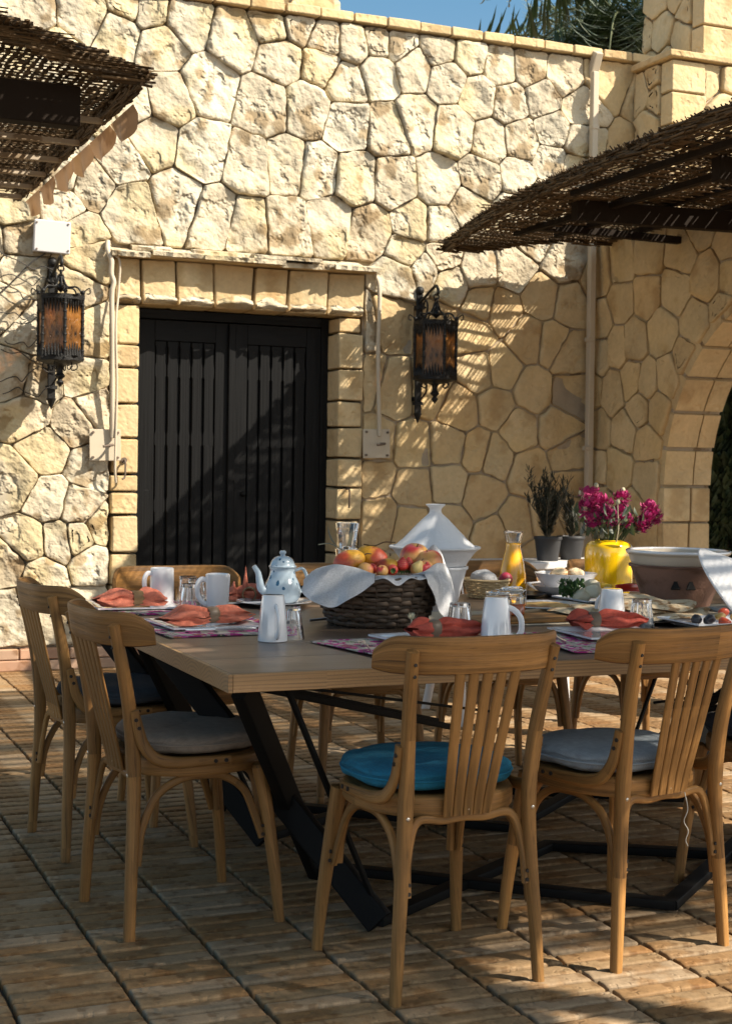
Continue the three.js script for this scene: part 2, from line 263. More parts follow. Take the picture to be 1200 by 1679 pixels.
  for (let i = 0; i < b.length - 1; i++) {
    const g = block(b[i] + 0.007, b[i + 1] - 0.007, 2.222, 2.492, -0.2, 0.028, R, 0.012, 0.008), p = g.attributes.position, o = R() * 20;
    for (let k = 0; k < p.count; k++) { const y = p.getY(k), x = p.getX(k); p.setX(k, x + (y - 2.22) * 0.12 * (x < -2.6 ? -1 : 1) * 0.35); if (p.getZ(k) > 0) p.setZ(k, p.getZ(k) + 0.015 * noise(x * 14 + o, y * 10, 1)); }
    g.computeVertexNormals(); part(wall, 'lintel_stone', g, cutStone[Math.floor(R() * 6)]);
    const n = 12, lip = grid(n, 6, (s, t) => { const x = lerp(b[i] + 0.012, b[i + 1] - 0.012, s), e = 0.5 + 0.5 * Math.sin(s * PI), hh = (0.03 + 0.055 * (0.5 + 0.5 * noise(x * 11 + o, 3)) ) * (0.45 + 0.55 * e), out = (0.026 + 0.05 * (0.5 + 0.5 * noise(x * 17 + o, 8))) * Math.sin(Math.min(1, t * 1.3) * PI * 0.75); return [x, 2.226 + hh * t, 0.018 + out + 0.008 * noise(x * 40, t * 4, o), x / 1.2, t * 0.1]; });
    part(wall, 'lintel_lip', lip, roughStone[Math.floor(R() * 3)]);
  }
  // hood of thin overlapping slabs
  part(wall, 'hood_bed', block(-3.40, -1.70, 2.497, 2.522, -0.1, 0.105, R, 0.006, 0.002), cutStone[1]);
  const slab = (x0, x1, y, dep, t, tilt, skew) => { const pts = [], n = 9; for (let k = 0; k <= n; k++) pts.push([lerp(x0, x1, k / n), -(dep + (R() - 0.5) * 0.02 + skew * (k / n - 0.5))]); pts.push([x1, 0.05], [x0, 0.05]); const g = prism([pts], 0, t).rotateX(-PI / 2), q = g.attributes.position, uvs = []; for (let k = 0; k < q.count; k++) uvs.push(q.getX(k) / 1.2, (q.getZ(k) + q.getY(k)) / 1.2); g.setAttribute('uv', new THREE.Float32BufferAttribute(uvs, 2)); return g.rotateX(tilt).translate(0, y, 0); };
  [[-3.43, -3.2, 2.53, 0.15, 0.02], [-3.18, -2.83, 2.548, 0.15, 0.018], [-2.86, -2.34, 2.528, 0.165, 0.02], [-2.36, -2.02, 2.53, 0.14, 0.02], [-2.0, -1.66, 2.53, 0.15, 0.018], [-2.92, -2.45, 2.556, 0.12, 0.018], [-2.55, -2.1, 2.556, 0.17, 0.014], [-3.3, -3.05, 2.565, 0.11, 0.015], [-2.15, -1.8, 2.552, 0.13, 0.015]].forEach(([a, c, y, d, t]) => part(wall, 'hood_slab', slab(a, c, y, d, t + 0.008, 0.12 + R() * 0.2, (R() - 0.5) * 0.07), roughStone[Math.floor(R() * 3)]));
  // coping bricks on top
  for (let u = -5.35; u < 0.4; u += 0.232) part(wall, 'coping_brick', block(u + 0.004, u + 0.228, 4.095, 4.155, -0.42, 0.075 + R() * 0.012, R, 0.01, 0.004), cutStone[[1, 3, 4][Math.floor(R() * 3)]]);
  // two courses of brick at the foot, left of the door
  const brick = [std([0.52, 0.30, 0.19], 0.92, { map: stoneMap }), std([0.56, 0.36, 0.24], 0.92, { map: stoneMap })];
  for (let r = 0; r < 2; r++) for (let u = -5.3 + (r ? 0.15 : 0); u < -3.25; u += 0.3) part(wall, 'brick', block(u + 0.004, Math.min(-3.22, u + 0.296), r * 0.068 + 0.003, r * 0.068 + 0.065, -0.05, 0.075, R, 0.008, 0.003), brick[Math.floor(R() * 2)]);
}
// ---------------------------------------------------------------- the side wall with its arch
const archWall = thing('arch_wall', 'shaded ochre stone wall with an arched opening at the right', 'wall', [O.x, 0, O.z], TH);
{
  const R = rng(23), top_ = 2.84, a0 = 0.87, a1 = 3.3, spring = 1.15, cx = (a0 + a1) / 2, rx = (a1 - a0) / 2, ry = 1.2;
  // shape in (n, y); built along +x then turned so that x -> n and z -> -u (towards the court)
  const M = new THREE.Matrix4().set(0, 0, -1, 0, 0, 1, 0, 0, 1, 0, 0, 0, 0, 0, 0, 1);
  const arch = [[a0, 0], [a0, spring]]; for (let k = 1; k < 24; k++) { const t = PI - PI * k / 24; arch.push([cx + rx * Math.cos(t), spring + ry * Math.sin(t)]); } arch.push([a1, spring], [a1, 0]);
  part(archWall, 'mortar_bed', prism([[[0.002, 0], ...arch.map((p) => [p[0], p[1]]), [3.7, 0], [3.7, top_], [0.002, top_]]], -0.36, 0).applyMatrix4(M), mortar);
  const seeds = pairs([0.09,2.59,0.37,2.63,0.36,2.40,0.67,2.41,0.99,2.41,0.69,2.65,1.05,2.62,1.33,2.44,0.11,2.28,0.34,2.07,0.54,2.10,0.85,2.14,1.22,2.17,1.49,2.21,0.11,2.03,0.29,1.80,0.02,1.81,0.51,1.86,0.70,1.83,0.92,1.85,1.13,1.95,0.61,1.65,0.83,1.65,0.10,1.52,0.47,1.50,0.69,1.43,0.08,1.27,0.41,1.26,0.70,1.20,0.56,0.99,0.07,1.03,0.27,0.92,0.63,0.73,0.35,0.72,1.55,2.62,1.56,2.44]);
  const archD = (p) => p[1] < spring ? (p[0] > a0 - 0.02 && p[0] < a1 + 0.02 ? 1 : -1) : 1 - Math.hypot((p[0] - cx) / (rx + 0.02), (p[1] - spring) / (ry + 0.02));
  fillSeeds(seeds, [0.05, 3.65, 0.05, 2.80], 0.22, R, (p) => archD(p) < 0 || p[1] < spring && (p[0] < a0 - 0.05 || p[0] > a1 + 0.05));
  layStones(archWall, seeds, [0.0, 3.7, 0, top_ + 0.04], (s) => {
    if (s[1] < spring) return [s[0] < cx ? [1, 0, a0 - 0.012] : [-1, 0, -a1 - 0.012]];
    let best = null, bd = 9; for (let k = 0; k <= 48; k++) { const t = PI * k / 48, p = [cx + (rx + 0.012) * Math.cos(t), spring + (ry + 0.012) * Math.sin(t)], d = Math.hypot(p[0] - s[0], p[1] - s[1]); if (d < bd) { bd = d; best = [t, p]; } }
    const nx = Math.cos(best[0]) / rx, ny = Math.sin(best[0]) / ry, L = Math.hypot(nx, ny); return [[-nx / L, -ny / L, -(nx * best[1][0] + ny * best[1][1]) / L]];
  }, (s, R) => ({ h: 0.014 + R() * 0.014, rough: 0.013, gap: 0.014, flat: 0, mats: cutStone }), 31, M);
  // squared blocks lining the arch, coursed level with flat faces
  const inner = []; for (let y = 0; y < spring - 0.01; y += 0.23) inner.push([y, Math.min(spring, y + 0.23)]);
  for (const [y0, y1] of inner) for (const s of [0, 1]) {
    const cutu = -0.005 + 0.18 + R() * 0.04;
    for (const [q0, q1] of [[0.0, cutu], [cutu, 0.36]]) part(archWall, 'jamb_block', block(q0 + 0.005 - 0.012 * (q0 === 0), q1 - 0.005, y0 + 0.006, y1 - 0.006, s ? a1 - 0.01 : a0 - 0.12, s ? a1 + 0.12 : a0 + 0.03, R, 0.01, 0.004), cutStone[Math.floor(R() * 6)]);
  }
  const nA = 15; for (let k = 0; k < nA; k++) {
    const t0 = PI - PI * k / nA - 0.012, t1 = PI - PI * (k + 1) / nA + 0.012, cutu = 0.16 + R() * 0.06;
    for (const [q0, q1] of [[-0.006, cutu], [cutu + 0.01, 0.355]]) {
      const pts = []; for (const t of [t0, (t0 + t1) / 2, t1]) pts.push([cx + (rx - 0.03) * Math.cos(t), spring + (ry - 0.03) * Math.sin(t)]); for (const t of [t1, (t0 + t1) / 2, t0]) pts.push([cx + (rx + 0.10) * Math.cos(t), spring + (ry + 0.10) * Math.sin(t)]);
      part(archWall, 'arch_block', prism([pts], -q1, -q0).applyMatrix4(M), cutStone[Math.floor(R() * 6)]);
    }
  }
}
// ---------------------------------------------------------------- towers above the wall
function tower(label, u0, u1, n0, n1, y0, y1, seed, ledge, quoins) {
  const t = thing('stone_tower', label, 'tower', [O.x, 0, O.z], TH), R = rng(seed);
  part(t, 'mortar_bed', box(u1 - u0, y1 - y0, n1 - n0, (u0 + u1) / 2, (y0 + y1) / 2, (n0 + n1) / 2), mortar);
  const look = (s, R) => ({ h: 0.025 + R() * 0.02, rough: 0.014, gap: 0.016, flat: 0, mats: cutStone });
  const faces = [[n1 - n0, new THREE.Matrix4().set(0, 0, -1, u0, 0, 1, 0, y0, 1, 0, 0, n0, 0, 0, 0, 1)], [u1 - u0, new THREE.Matrix4().set(1, 0, 0, u0, 0, 1, 0, y0, 0, 0, 1, n1, 0, 0, 0, 1)], [n1 - n0, new THREE.Matrix4().set(0, 0, 1, u1, 0, 1, 0, y0, -1, 0, 0, n1, 0, 0, 0, 1)]];
  faces.forEach(([w, M], f) => { const q = f === 1 ? 0.02 : 0.16, x0 = f === 1 ? quoins : 0.0, x1 = f === 1 ? w : f === 0 ? w - 0.1 : w; layStones(t, fillSeeds([], [x0, x1, 0, y1 - y0], 0.2, R), [x0, x1, 0, y1 - y0], () => [], look, seed + f, M); });
  for (let y = y0; y < y1 - 0.05; y += 0.22) part(t, 'quoin', block(u0 - 0.03, u0 + quoins + R() * 0.05, y + 0.006, Math.min(y1, y + 0.22) - 0.006, n1 - 0.1, n1 + 0.035, R, 0.012, 0.005), cutStone[Math.floor(R() * 3)]);
  if (ledge) part(t, 'ledge_slab', block(u0 - 0.07, u1, y1 + 0.002, y1 + 0.05, n0, n1 + 0.07, R, 0.012, 0.006), cutStone[3]);
  return t;
}
tower('broad lower stage of the stone tower behind the right canopy', 0.29, 1.5, 0.06, 0.47, 2.7, 4.02, 71, true, 0.22);
tower('upper stage of the stone tower at the top right corner', 0.58, 1.7, -0.3, 0.40, 4.08, 6.2, 83, false, 0.2);
tower('pale stone turret above the wall top, left of the blue sky', -3.4, -1.86, -1.2, -0.30, 4.0, 5.2, 97, false, 0.24);

// ---------------------------------------------------------------- ground and paving
{
  const earth = std([0.36, 0.27, 0.18], 0.97, { map: rep(stoneMap, 1) });
  const g = new THREE.PlaneGeometry(240, 240).rotateX(-PI / 2); const uv = g.attributes.uv; for (let i = 0; i < uv.count; i++) uv.setXY(i, uv.getX(i) * 150, uv.getY(i) * 150);
  const gr = new THREE.Mesh(g, earth); gr.name = 'ground'; gr.position.y = -0.03; gr.receiveShadow = true; gr.userData.kind = 'structure'; scene.add(gr);
  const patio = new THREE.Group(); patio.name = 'patio'; patio.userData.kind = 'structure'; patio.position.set(O.x, 0, O.z); patio.rotation.y = TH; scene.add(patio);
  part(patio, 'joint_bed', box(13, 0.02, 13, -2.6, -0.024, 6.3), std([0.06, 0.045, 0.032], 0.95, { map: stoneMap }));
  const R = rng(401), PU = 0.27, PN = 0.0675, geos = [];
  for (let k = 0; k < 6; k++) {
    const w = PU - 0.011, d = PN - 0.0105 - (k % 3) * 0.0012, b = 0.004, pos = [], idx = [], uv = [], rings = [[0, -0.017], [0, 0.0], [b, b], [b * 3, b + 0.0006]], nx = 7, nz = 2, pts = [];
    for (let i = 0; i < nx; i++) pts.push([-w / 2 + w * i / nx, -d / 2]); for (let i = 0; i < nz; i++) pts.push([w / 2, -d / 2 + d * i / nz]); for (let i = 0; i < nx; i++) pts.push([w / 2 - w * i / nx, d / 2]); for (let i = 0; i < nz; i++) pts.push([-w / 2, d / 2 - d * i / nz]);
    const m = pts.length, jit = pts.map(() => (R() - 0.5) * 0.004), ox = R() * 3, oy = R() * 3;
    rings.forEach(([ins, y], r) => pts.forEach((p, i) => { const sx = Math.sign(p[0]) * Math.max(0, Math.abs(p[0]) - (Math.abs(p[0]) > w / 2 - 0.001 ? ins : 0)), sz = Math.sign(p[1]) * (Math.abs(p[1]) - (Math.abs(p[1]) > d / 2 - 0.001 ? ins + jit[i] : 0)); pos.push(sx, y, sz); uv.push((sx + ox) / 0.7, (sz + oy) / 0.7); }));
    for (let r = 0; r < 3; r++) for (let i = 0; i < m; i++) { const a = r * m + i, c = r * m + (i + 1) % m; idx.push(a, a + m, c + m, a, c + m, c); }
    pos.push(0, b, 0); uv.push(ox / 0.7, oy / 0.7); for (let i = 0; i < m; i++) idx.push(3 * m + i, 4 * m, 3 * m + (i + 1) % m);
    const q = new THREE.BufferGeometry(); q.setAttribute('position', new THREE.Float32BufferAttribute(pos, 3)); q.setAttribute('uv', new THREE.Float32BufferAttribute(uv, 2)); q.setIndex(idx); q.computeVertexNormals(); geos.push(q);
  }
  const pm = tex(512, 512, (x, y) => { const k = 0.88 + 0.14 * fbm(x * 9, y * 9, 4, 5, 9) + 0.22 * fbm(x * 50, y * 50, 14, 3, 50) + 0.08 * noise(x * 220, y * 220, 1, 220), s = step(0.1, 0.4, fbm(x * 8, y * 8, 61, 4, 8)), d = step(0.22, 0.45, fbm(x * 22, y * 22, 31, 3, 22)); return [k * (1 - 0.14 * s) * (1 - 0.3 * d), k * (1 - 0.25 * s) * (1 - 0.36 * d), k * (1 - 0.38 * s) * (1 - 0.42 * d)].map((c) => clamp(c)); });
  const pb = tex(512, 512, (x, y) => clamp(0.5 + 0.35 * fbm(x * 14, y * 14, 8, 5, 14) - 0.4 * step(0.25, 0.5, fbm(x * 30, y * 30, 3, 3, 30))), false);
  const tones = [[0.30, 0.196, 0.104], [0.285, 0.184, 0.095], [0.32, 0.222, 0.132], [0.29, 0.172, 0.080], [0.265, 0.174, 0.092], [0.29, 0.19, 0.10], [0.335, 0.24, 0.15]];
  const mats = tones.map((c) => phys(c, 0.72, { map: pm, bumpMap: pb, bumpScale: 0.005, specularIntensity: 0.4 }));
  const cells = [], ca = V(0, 0, 0), inv = new THREE.Matrix4();
  camera.updateMatrixWorld(); inv.multiplyMatrices(camera.projectionMatrix, camera.matrixWorldInverse.copy(camera.matrixWorld).invert());
  for (let i = -27; i < 9; i++) for (let j = 0; j < 139; j++) {
    const u = -0.299 + (i + 0.5) * PU, n = 0.06 + (j + 0.5) * PN; if (u > -0.05 && n < 3.8 && u < 0.5) { if (!(n > 0.9 && n < 3.2)) continue; }
    const w = W(u, 0, n); ca.set(...w).applyMatrix4(inv); cells.push({ u, n, seen: w[2] < -2.5 && Math.abs(ca.x) < 1.05 && Math.abs(ca.y) < 1.05, d: Math.hypot(w[0], w[2]) });
  }
  const near = cells.filter((c) => c.seen).sort((a, b) => a.d - b.d), single = new Set(near.slice(0, 300));
  const rest = cells.filter((c) => !single.has(c)), dm = new THREE.Object3D(), put = (o, c) => { o.position.set(c.u + (R() - 0.5) * 0.004, (R() - 0.5) * 0.004, c.n + (R() - 0.5) * 0.004); o.rotation.set((R() - 0.5) * 0.016, (R() - 0.5) * 0.02, (R() - 0.5) * 0.01); };
  for (const c of single) { const m = new THREE.Mesh(geos[Math.floor(R() * 6)], mats[Math.floor(R() * mats.length)]); m.name = 'paver'; m.castShadow = m.receiveShadow = true; put(m, c); patio.add(m); }
  const im = new THREE.InstancedMesh(geos[0], phys([1, 1, 1], 0.72, { map: pm, bumpMap: pb, bumpScale: 0.005, specularIntensity: 0.4 }), rest.length); im.name = 'paver'; im.userData.kind = 'stuff'; im.receiveShadow = true;
  rest.forEach((c, i) => { put(dm, c); dm.updateMatrix(); im.setMatrixAt(i, dm.matrix); const t = tones[Math.floor(R() * tones.length)], k = 0.92 + R() * 0.14; im.setColorAt(i, rgb(t[0] * k, t[1] * k, t[2] * k)); });
  patio.add(im);
}
// ---------------------------------------------------------------- thatch canopies
const darkWood = phys([0.018, 0.012, 0.008], 0.8, { specularIntensity: 0.3, bumpMap: stoneBump, bumpScale: 0.004 });
function canopy(label, corners, y, opt) {       // flat split reeds along n tied by strips along u, in the wall's frame
  const [u0, u1, n0, n1] = corners, c = thing('thatch_canopy', label, 'canopy', [O.x, 0, O.z], TH), R = rng(opt.seed), L = [];
  const Y = opt.surface ?? (() => y), inside = opt.inside ?? (() => true);
  const add = (u, yy, n, len, r, ang, pitch, flat) => L.push([u, yy, n, len, r, ang, pitch, flat, R()]);
  const row = opt.row, dens = (u, n) => clamp(0.5 + 0.5 * noise(u * 1.7, n / row * 0.37, opt.seed) * 1.5);
  for (let n = n0; n < n1; n += row) for (let u = u0; u < u1; u += opt.pitch) {
    const uu = u + (R() - 0.5) * opt.pitch * 0.5, nn = n + row / 2 + (R() - 0.5) * row * 0.3;
    if (!inside(uu, nn)) continue;
    const d = dens(uu, nn), k = opt.close ? opt.close(uu, nn, d) : d;      // k: how tightly this patch is woven
    if (opt.worn && opt.worn(uu, nn) && R() < 0.8) continue;
    const ev = opt.even && opt.even(uu, nn);
    if (ev) { add(u, Y(u, nn), n + row / 2, row * 1.02, opt.pitch * 0.5 * lerp(0.42, 0.98, k), 0, 0, 0.3); continue; }
    if (R() < 0.06) continue;
    add(uu, Y(uu, nn) + (R() - 0.5) * 0.006, nn, row * (1.0 + R() * 0.5), opt.pitch * 0.5 * lerp(0.42, 0.98, k) * (0.85 + R() * 0.3), (R() - 0.5) * 0.10, (R() - 0.5) * 0.03, 0.3);
    if (R() < k * 0.55) add(uu + opt.pitch * 0.5, Y(uu, nn) + 0.010 + R() * 0.008, nn, row * (0.9 + R() * 0.8), opt.pitch * 0.42, (R() - 0.5) * 0.3, (R() - 0.5) * 0.05, 0.3);
  }
  for (let n = n0; n < n1; n += row) for (let u = u0; u < u1; u += 0.24) { const uu = Math.min(u + 0.12, u1 - 0.13); if (inside(uu, n) && !(opt.worn && opt.worn(uu, n) && R() < 0.6)) for (let q = 0; q < 2; q++) if (R() > 0.1) add(uu, Y(uu, n) + (q ? 0.008 : -0.006), n + (R() - 0.5) * row * 0.25, 0.28, row * 0.5 * opt.tie * (0.7 + R() * 0.5), PI / 2 + (R() - 0.5) * 0.06, 0, 0.25); }
  for (const [a, e, count] of opt.rims) for (let k = 0; k < (count ?? opt.fringe); k++) {   // thick ragged rims
    const t = R(), u = lerp(a[0], e[0], t), n = lerp(a[1], e[1], t), along = Math.atan2(e[0] - a[0], e[1] - a[1]);
    if (R() < 0.72) add(u + (R() - 0.5) * 0.035, Y(u, n) + (R() - 0.5) * 0.065, n + (R() - 0.5) * 0.035, 0.07 + R() * 0.13, 0.0035 + R() * 0.003, along + (R() - 0.5) * 0.3, (R() - 0.5) * 0.12, 1);
    else add(u, Y(u, n) + 0.012 + R() * 0.014, n, 0.03 + R() * 0.05, 0.0022 + R() * 0.002, along + PI / 2 + (R() - 0.5) * 0.9, 0.2 + R() * 0.7, 1);
  }
  const im = new THREE.InstancedMesh(new THREE.CylinderGeometry(1, 1, 1, 6, 1), phys([1, 1, 1], 0.7, { specularIntensity: 0.5 }), L.length), q = new THREE.Object3D(); q.rotation.order = 'YXZ';
  L.forEach(([u, yy, n, len, r, ang, pitch, flat, k], i) => { q.position.set(u, yy, n); q.rotation.set(PI / 2 + pitch, ang, 0); q.scale.set(r, len, Math.max(0.0018, r * flat)); q.updateMatrix(); im.setMatrixAt(i, q.matrix); const b = 0.45 + k * 1.0; im.setColorAt(i, rgb(0.098 * b, 0.062 * b, 0.030 * b)); });
  im.name = 'thatch'; im.userData.kind = 'stuff'; im.castShadow = im.receiveShadow = true; c.add(im);
  return c;
}
{ // right: a lean-to that fills the corner and runs out of the picture over the table
  const edge = (n) => -1.70 + 0.33 * Math.pow(clamp((2.9 - n) / 2.44), 1.7), cut = (u, n) => u > edge(n) && n > 0.24 + 0.24 * Math.pow(clamp((-0.45 - u) / 0.95), 2);
  const c = canopy('broad dark reed canopy fixed along the side wall at the right', [-1.70, -0.03, 0.24, 7.6], 2.72, { seed: 3, row: 0.085, pitch: 0.026, tie: 0.30, fringe: 1500, inside: cut,
    even: (u, n) => n > 4.0, worn: (u, n) => Math.hypot((u + 0.85) / 0.42, (n - 5.15) / 0.26) < 1 + 0.3 * noise(u * 5, n * 5, 3),
    close: (u, n, d) => [1.95, 3.2, 4.5, 5.8, 7.0].some((b) => n > b - 0.06 && n < b + 0.13) ? 1 : n < 2.2 ? d * 0.9 : n < 4.0 ? 0.22 + 0.3 * d : n < 5.6 ? 0.28 : 0.42,
    surface: (u, n) => 2.72 + 0.02 * Math.sin(n * 2.1) + 0.07 * step(-1.5, -0.2, u) - 0.09 * step(2.2, 0.35, n) * step(-0.5, -1.4, u), rims: [[[-1.70, 2.9], [-1.70, 7.5]], ...Array.from({ length: 8 }, (_, k) => { const a = 0.46 + k * 0.305, b = a + 0.305; return [[edge(a), a], [edge(b), b], 200]; }), [[-1.37, 0.47], [-0.9, 0.30], 260], [[-0.9, 0.30], [-0.05, 0.25], 260]] });
  for (const n of [1.95, 3.2, 4.5, 5.8, 7.0]) part(c, 'beam', box(1.36, 0.11, 0.07, -0.66, 2.66, n, 0, 0, 0.02, 0.004), darkWood);
  for (const [u, w, s0] of [[-1.5, 0.035, 2.2], [-1.12, 0.04, 0.9], [-0.72, 0.04, 0.7], [-0.3, 0.04, 0.7]]) part(c, 'batten', box(w, 0.03, 7.55 - s0, u, u > -0.6 ? 2.755 : u > -1.0 ? 2.735 : 2.685, (7.55 + s0) / 2, 0, 0, 0, 0.003), darkWood);
  part(c, 'batten', box(1.12, 0.045, 0.05, -0.54, 2.71, 1.05, 0, 0.05, 0, 0.003), darkWood);
}
{ // left: end of another canopy with battens and a scalloped cloth edge
  const yS = (u) => 2.66 + Math.max(0, -4.06 - u) * 0.20;
  const c = canopy('woven straw canopy with scalloped cloth edge at the top left', [-5.6, -4.10, 0.85, 3.66], 2.66, { seed: 8, row: 0.046, pitch: 0.026, tie: 0.36, fringe: 1100, surface: yS, close: (u, n, d) => 0.2 + 0.45 * d,
    inside: (u, n) => n < 3.5 + 0.16 * step(-4.1, -4.7, u), rims: [[[-4.11, 0.85], [-4.11, 3.45]], [[-4.14, 3.48], [-5.4, 3.66]]] });
  part(c, 'beam', box(1.4, 0.15, 0.08, -4.98, 2.60, 3.20, 0, 0, 0, 0.004), darkWood);
  const pale = std([0.55, 0.45, 0.33], 0.8, { map: stoneMap });
  for (const n of [2.9, 2.45, 2.05, 1.68, 1.33, 1.02]) part(c, 'batten', box(1.5, 0.022, 0.03, -4.87, 2.632, n, 0, 0, 0, 0.002), pale);
  const cloth = phys([0.42, 0.25, 0.13], 0.9, { side: THREE.DoubleSide, transmission: 0.35, thickness: 0, map: stoneMap });
  for (let k = 0; k < 6; k++) { const a = 3.15 - k * 0.40; part(c, 'scallop', grid(12, 6, (s, t) => { const n = a - s * 0.39, e = Math.sin(s * PI) ** 0.6; return [-4.055 + 0.012 * Math.sin(s * 9 + k) * t + 0.02 * t, 2.655 - t * (0.035 + 0.07 * e), n, n / 1.2, t * 0.1]; }), cloth); }
}
{ // a taller one over the diners, above the picture: its shade lies on the table and the left chairs
  const P = (x, d) => { const p = V(x, 0, -d).sub(O); return [p.dot(Uv), p.dot(Nv)]; };
  const [u, n] = P(2.25, 3.3);
  const c = canopy('tall reed canopy over the near end of the dining table', [u - 4.6, u + 1.15, n - 3.3, n + 2.14], 3.4, { seed: 21, row: 0.12, pitch: 0.03, tie: 0.26, fringe: 300, close: (uu, nn, d) => lerp(0.20 + 0.25 * d, 0.8 + 0.2 * d, step(n - 0.6, n + 0.2, nn)), even: () => true, worn: (uu, nn) => [[P(2.92, 3.72), 0.11], [P(2.62, 4.35), 0.13], [P(3.35, 3.35), 0.10], [P(2.25, 2.95), 0.10], [P(1.95, 3.75), 0.10]].some(([q, r]) => Math.hypot(uu - q[0], nn - q[1]) < r * (1 + 0.4 * noise(uu * 9, nn * 9, 5))), rims: [[[u - 4.6, n - 3.3], [u - 4.6, n + 2.1]], [[u - 4.6, n - 3.3], [u + 1.1, n - 3.3]]] });
  for (const k of [-3.0, -1.8, -0.6, 0.7, 1.9]) part(c, 'beam', box(5.7, 0.12, 0.08, u - 1.73, 3.32, n + k, 0, 0, 0, 0.004), darkWood);
  for (const k of [-4.2, -2.6, -1.0, 1.0]) part(c, 'batten', box(0.05, 0.05, 5.3, u + k, 3.38, n - 0.6, 0, 0, 0, 0.004), darkWood);
  for (const k of [-3.0, 1.6]) part(c, 'post', box(0.11, 3.3, 0.11, u + 1.05, 1.65, n + k, 0, 0, 0, 0.01), darkWood);
}

// ---------------------------------------------------------------- the door
{
  const wm = tex(512, 512, (x, y) => { const g = fbm(x * 40, y * 2.0, 5, 4, 0) * 0.5 + 0.25 * noise(x * 130, y * 6, 3); const k = 0.9 + 0.5 * g; return [0.55 * k, 0.55 * k, 0.56 * k].map((c) => clamp(c)); });
  const wb = tex(512, 512, (x, y) => clamp(0.5 + 0.4 * fbm(x * 36, y * 2, 5, 4) + 0.15 * noise(x * 140, y * 5, 3)), false);
  const black = phys([0.012, 0.012, 0.0122], 0.5, { specularIntensity: 0.3, map: wm, bumpMap: wb, bumpScale: 0.003 });
  const d = thing('wooden_door', 'black double door of vertical boards in the stone wall', 'door', [O.x, 0, O.z], TH), R = rng(77);
  part(d, 'frame', [box(0.05, 2.215, 0.07, -3.21, 1.1075, -0.185, 0, 0, 0, 0.004), box(0.05, 2.215, 0.07, -1.95, 1.1075, -0.185, 0, 0, 0, 0.004), box(1.21, 0.06, 0.07, -2.58, 2.185, -0.186, 0, 0, 0, 0.004)], black);
  const leaf = (u0, u1, n, bw) => {
    const p = new THREE.Group(); p.name = 'door_leaf'; d.add(p);
    part(p, 'panel', box(u1 - u0, 2.14, 0.02, (u0 + u1) / 2, 1.08, n), black);
    part(p, 'stile', box(0.1, 2.14, 0.034, u0 + 0.05, 1.08, n + 0.022, 0, 0, 0, 0.004), black);
    part(p, 'stile', box(0.1, 2.14, 0.034, u1 - 0.05, 1.08, n + 0.022, 0, 0, 0, 0.004), black);
    part(p, 'rail', box(u1 - u0 - 0.2, 0.13, 0.036, (u0 + u1) / 2, 2.085, n + 0.022, 0, 0, 0, 0.004), black);
    part(p, 'rail', box(u1 - u0 - 0.2, 0.16, 0.036, (u0 + u1) / 2, 0.09, n + 0.022, 0, 0, 0, 0.004), black);
    const nb = 5, w = (u1 - u0 - 0.2) / nb;
    for (let k = 0; k < nb; k++) {          // boards with chamfered edges that stop short in spear points
      const x0 = u0 + 0.1 + k * w, x1 = x0 + w, pts = []; const c = [0.17, 0.55, 0.98, 1.40, 1.83, 2.02];
      const side = (x, s) => { const l = [[x, 0.17]]; for (let i = 0; i < 5; i++) { const a = c[i] + 0.03, b = c[i + 1] - 0.03; l.push([x, a], [x - s * 0.0055, a + 0.03], [x - s * 0.0055, b - 0.012], [x, b]); } l.push([x, 2.02]); return l; };
      pts.push(...side(x0 + 0.002, -1), ...side(x1 - 0.002, 1).reverse());
      const g = new THREE.ExtrudeGeometry(new THREE.Shape(pts.map((q) => new THREE.Vector2(...q))), { depth: 0.014 + R() * 0.004, bevelEnabled: true, bevelThickness: 0.006, bevelSize: 0.004, bevelOffset: -0.004, bevelSegments: 1 });
      const q = g.attributes.uv, o = R(); for (let i = 0; i < q.count; i++) q.setXY(i, q.getX(i) * 1.5 + o, q.getY(i) * 0.6 + o);
      part(p, 'board', g.translate(0, 0, n + 0.012), black);
    }
  };
  leaf(-3.185, -2.59, -0.205); leaf(-2.58, -1.975, -0.195);
  part(d, 'cover_strip', box(0.045, 2.14, 0.03, -2.585, 1.08, -0.155, 0, 0, 0, 0.006), black);
  part(d, 'knob', new THREE.SphereGeometry(0.018, 16, 12).translate(-2.5, 1.06, -0.145), black);
}

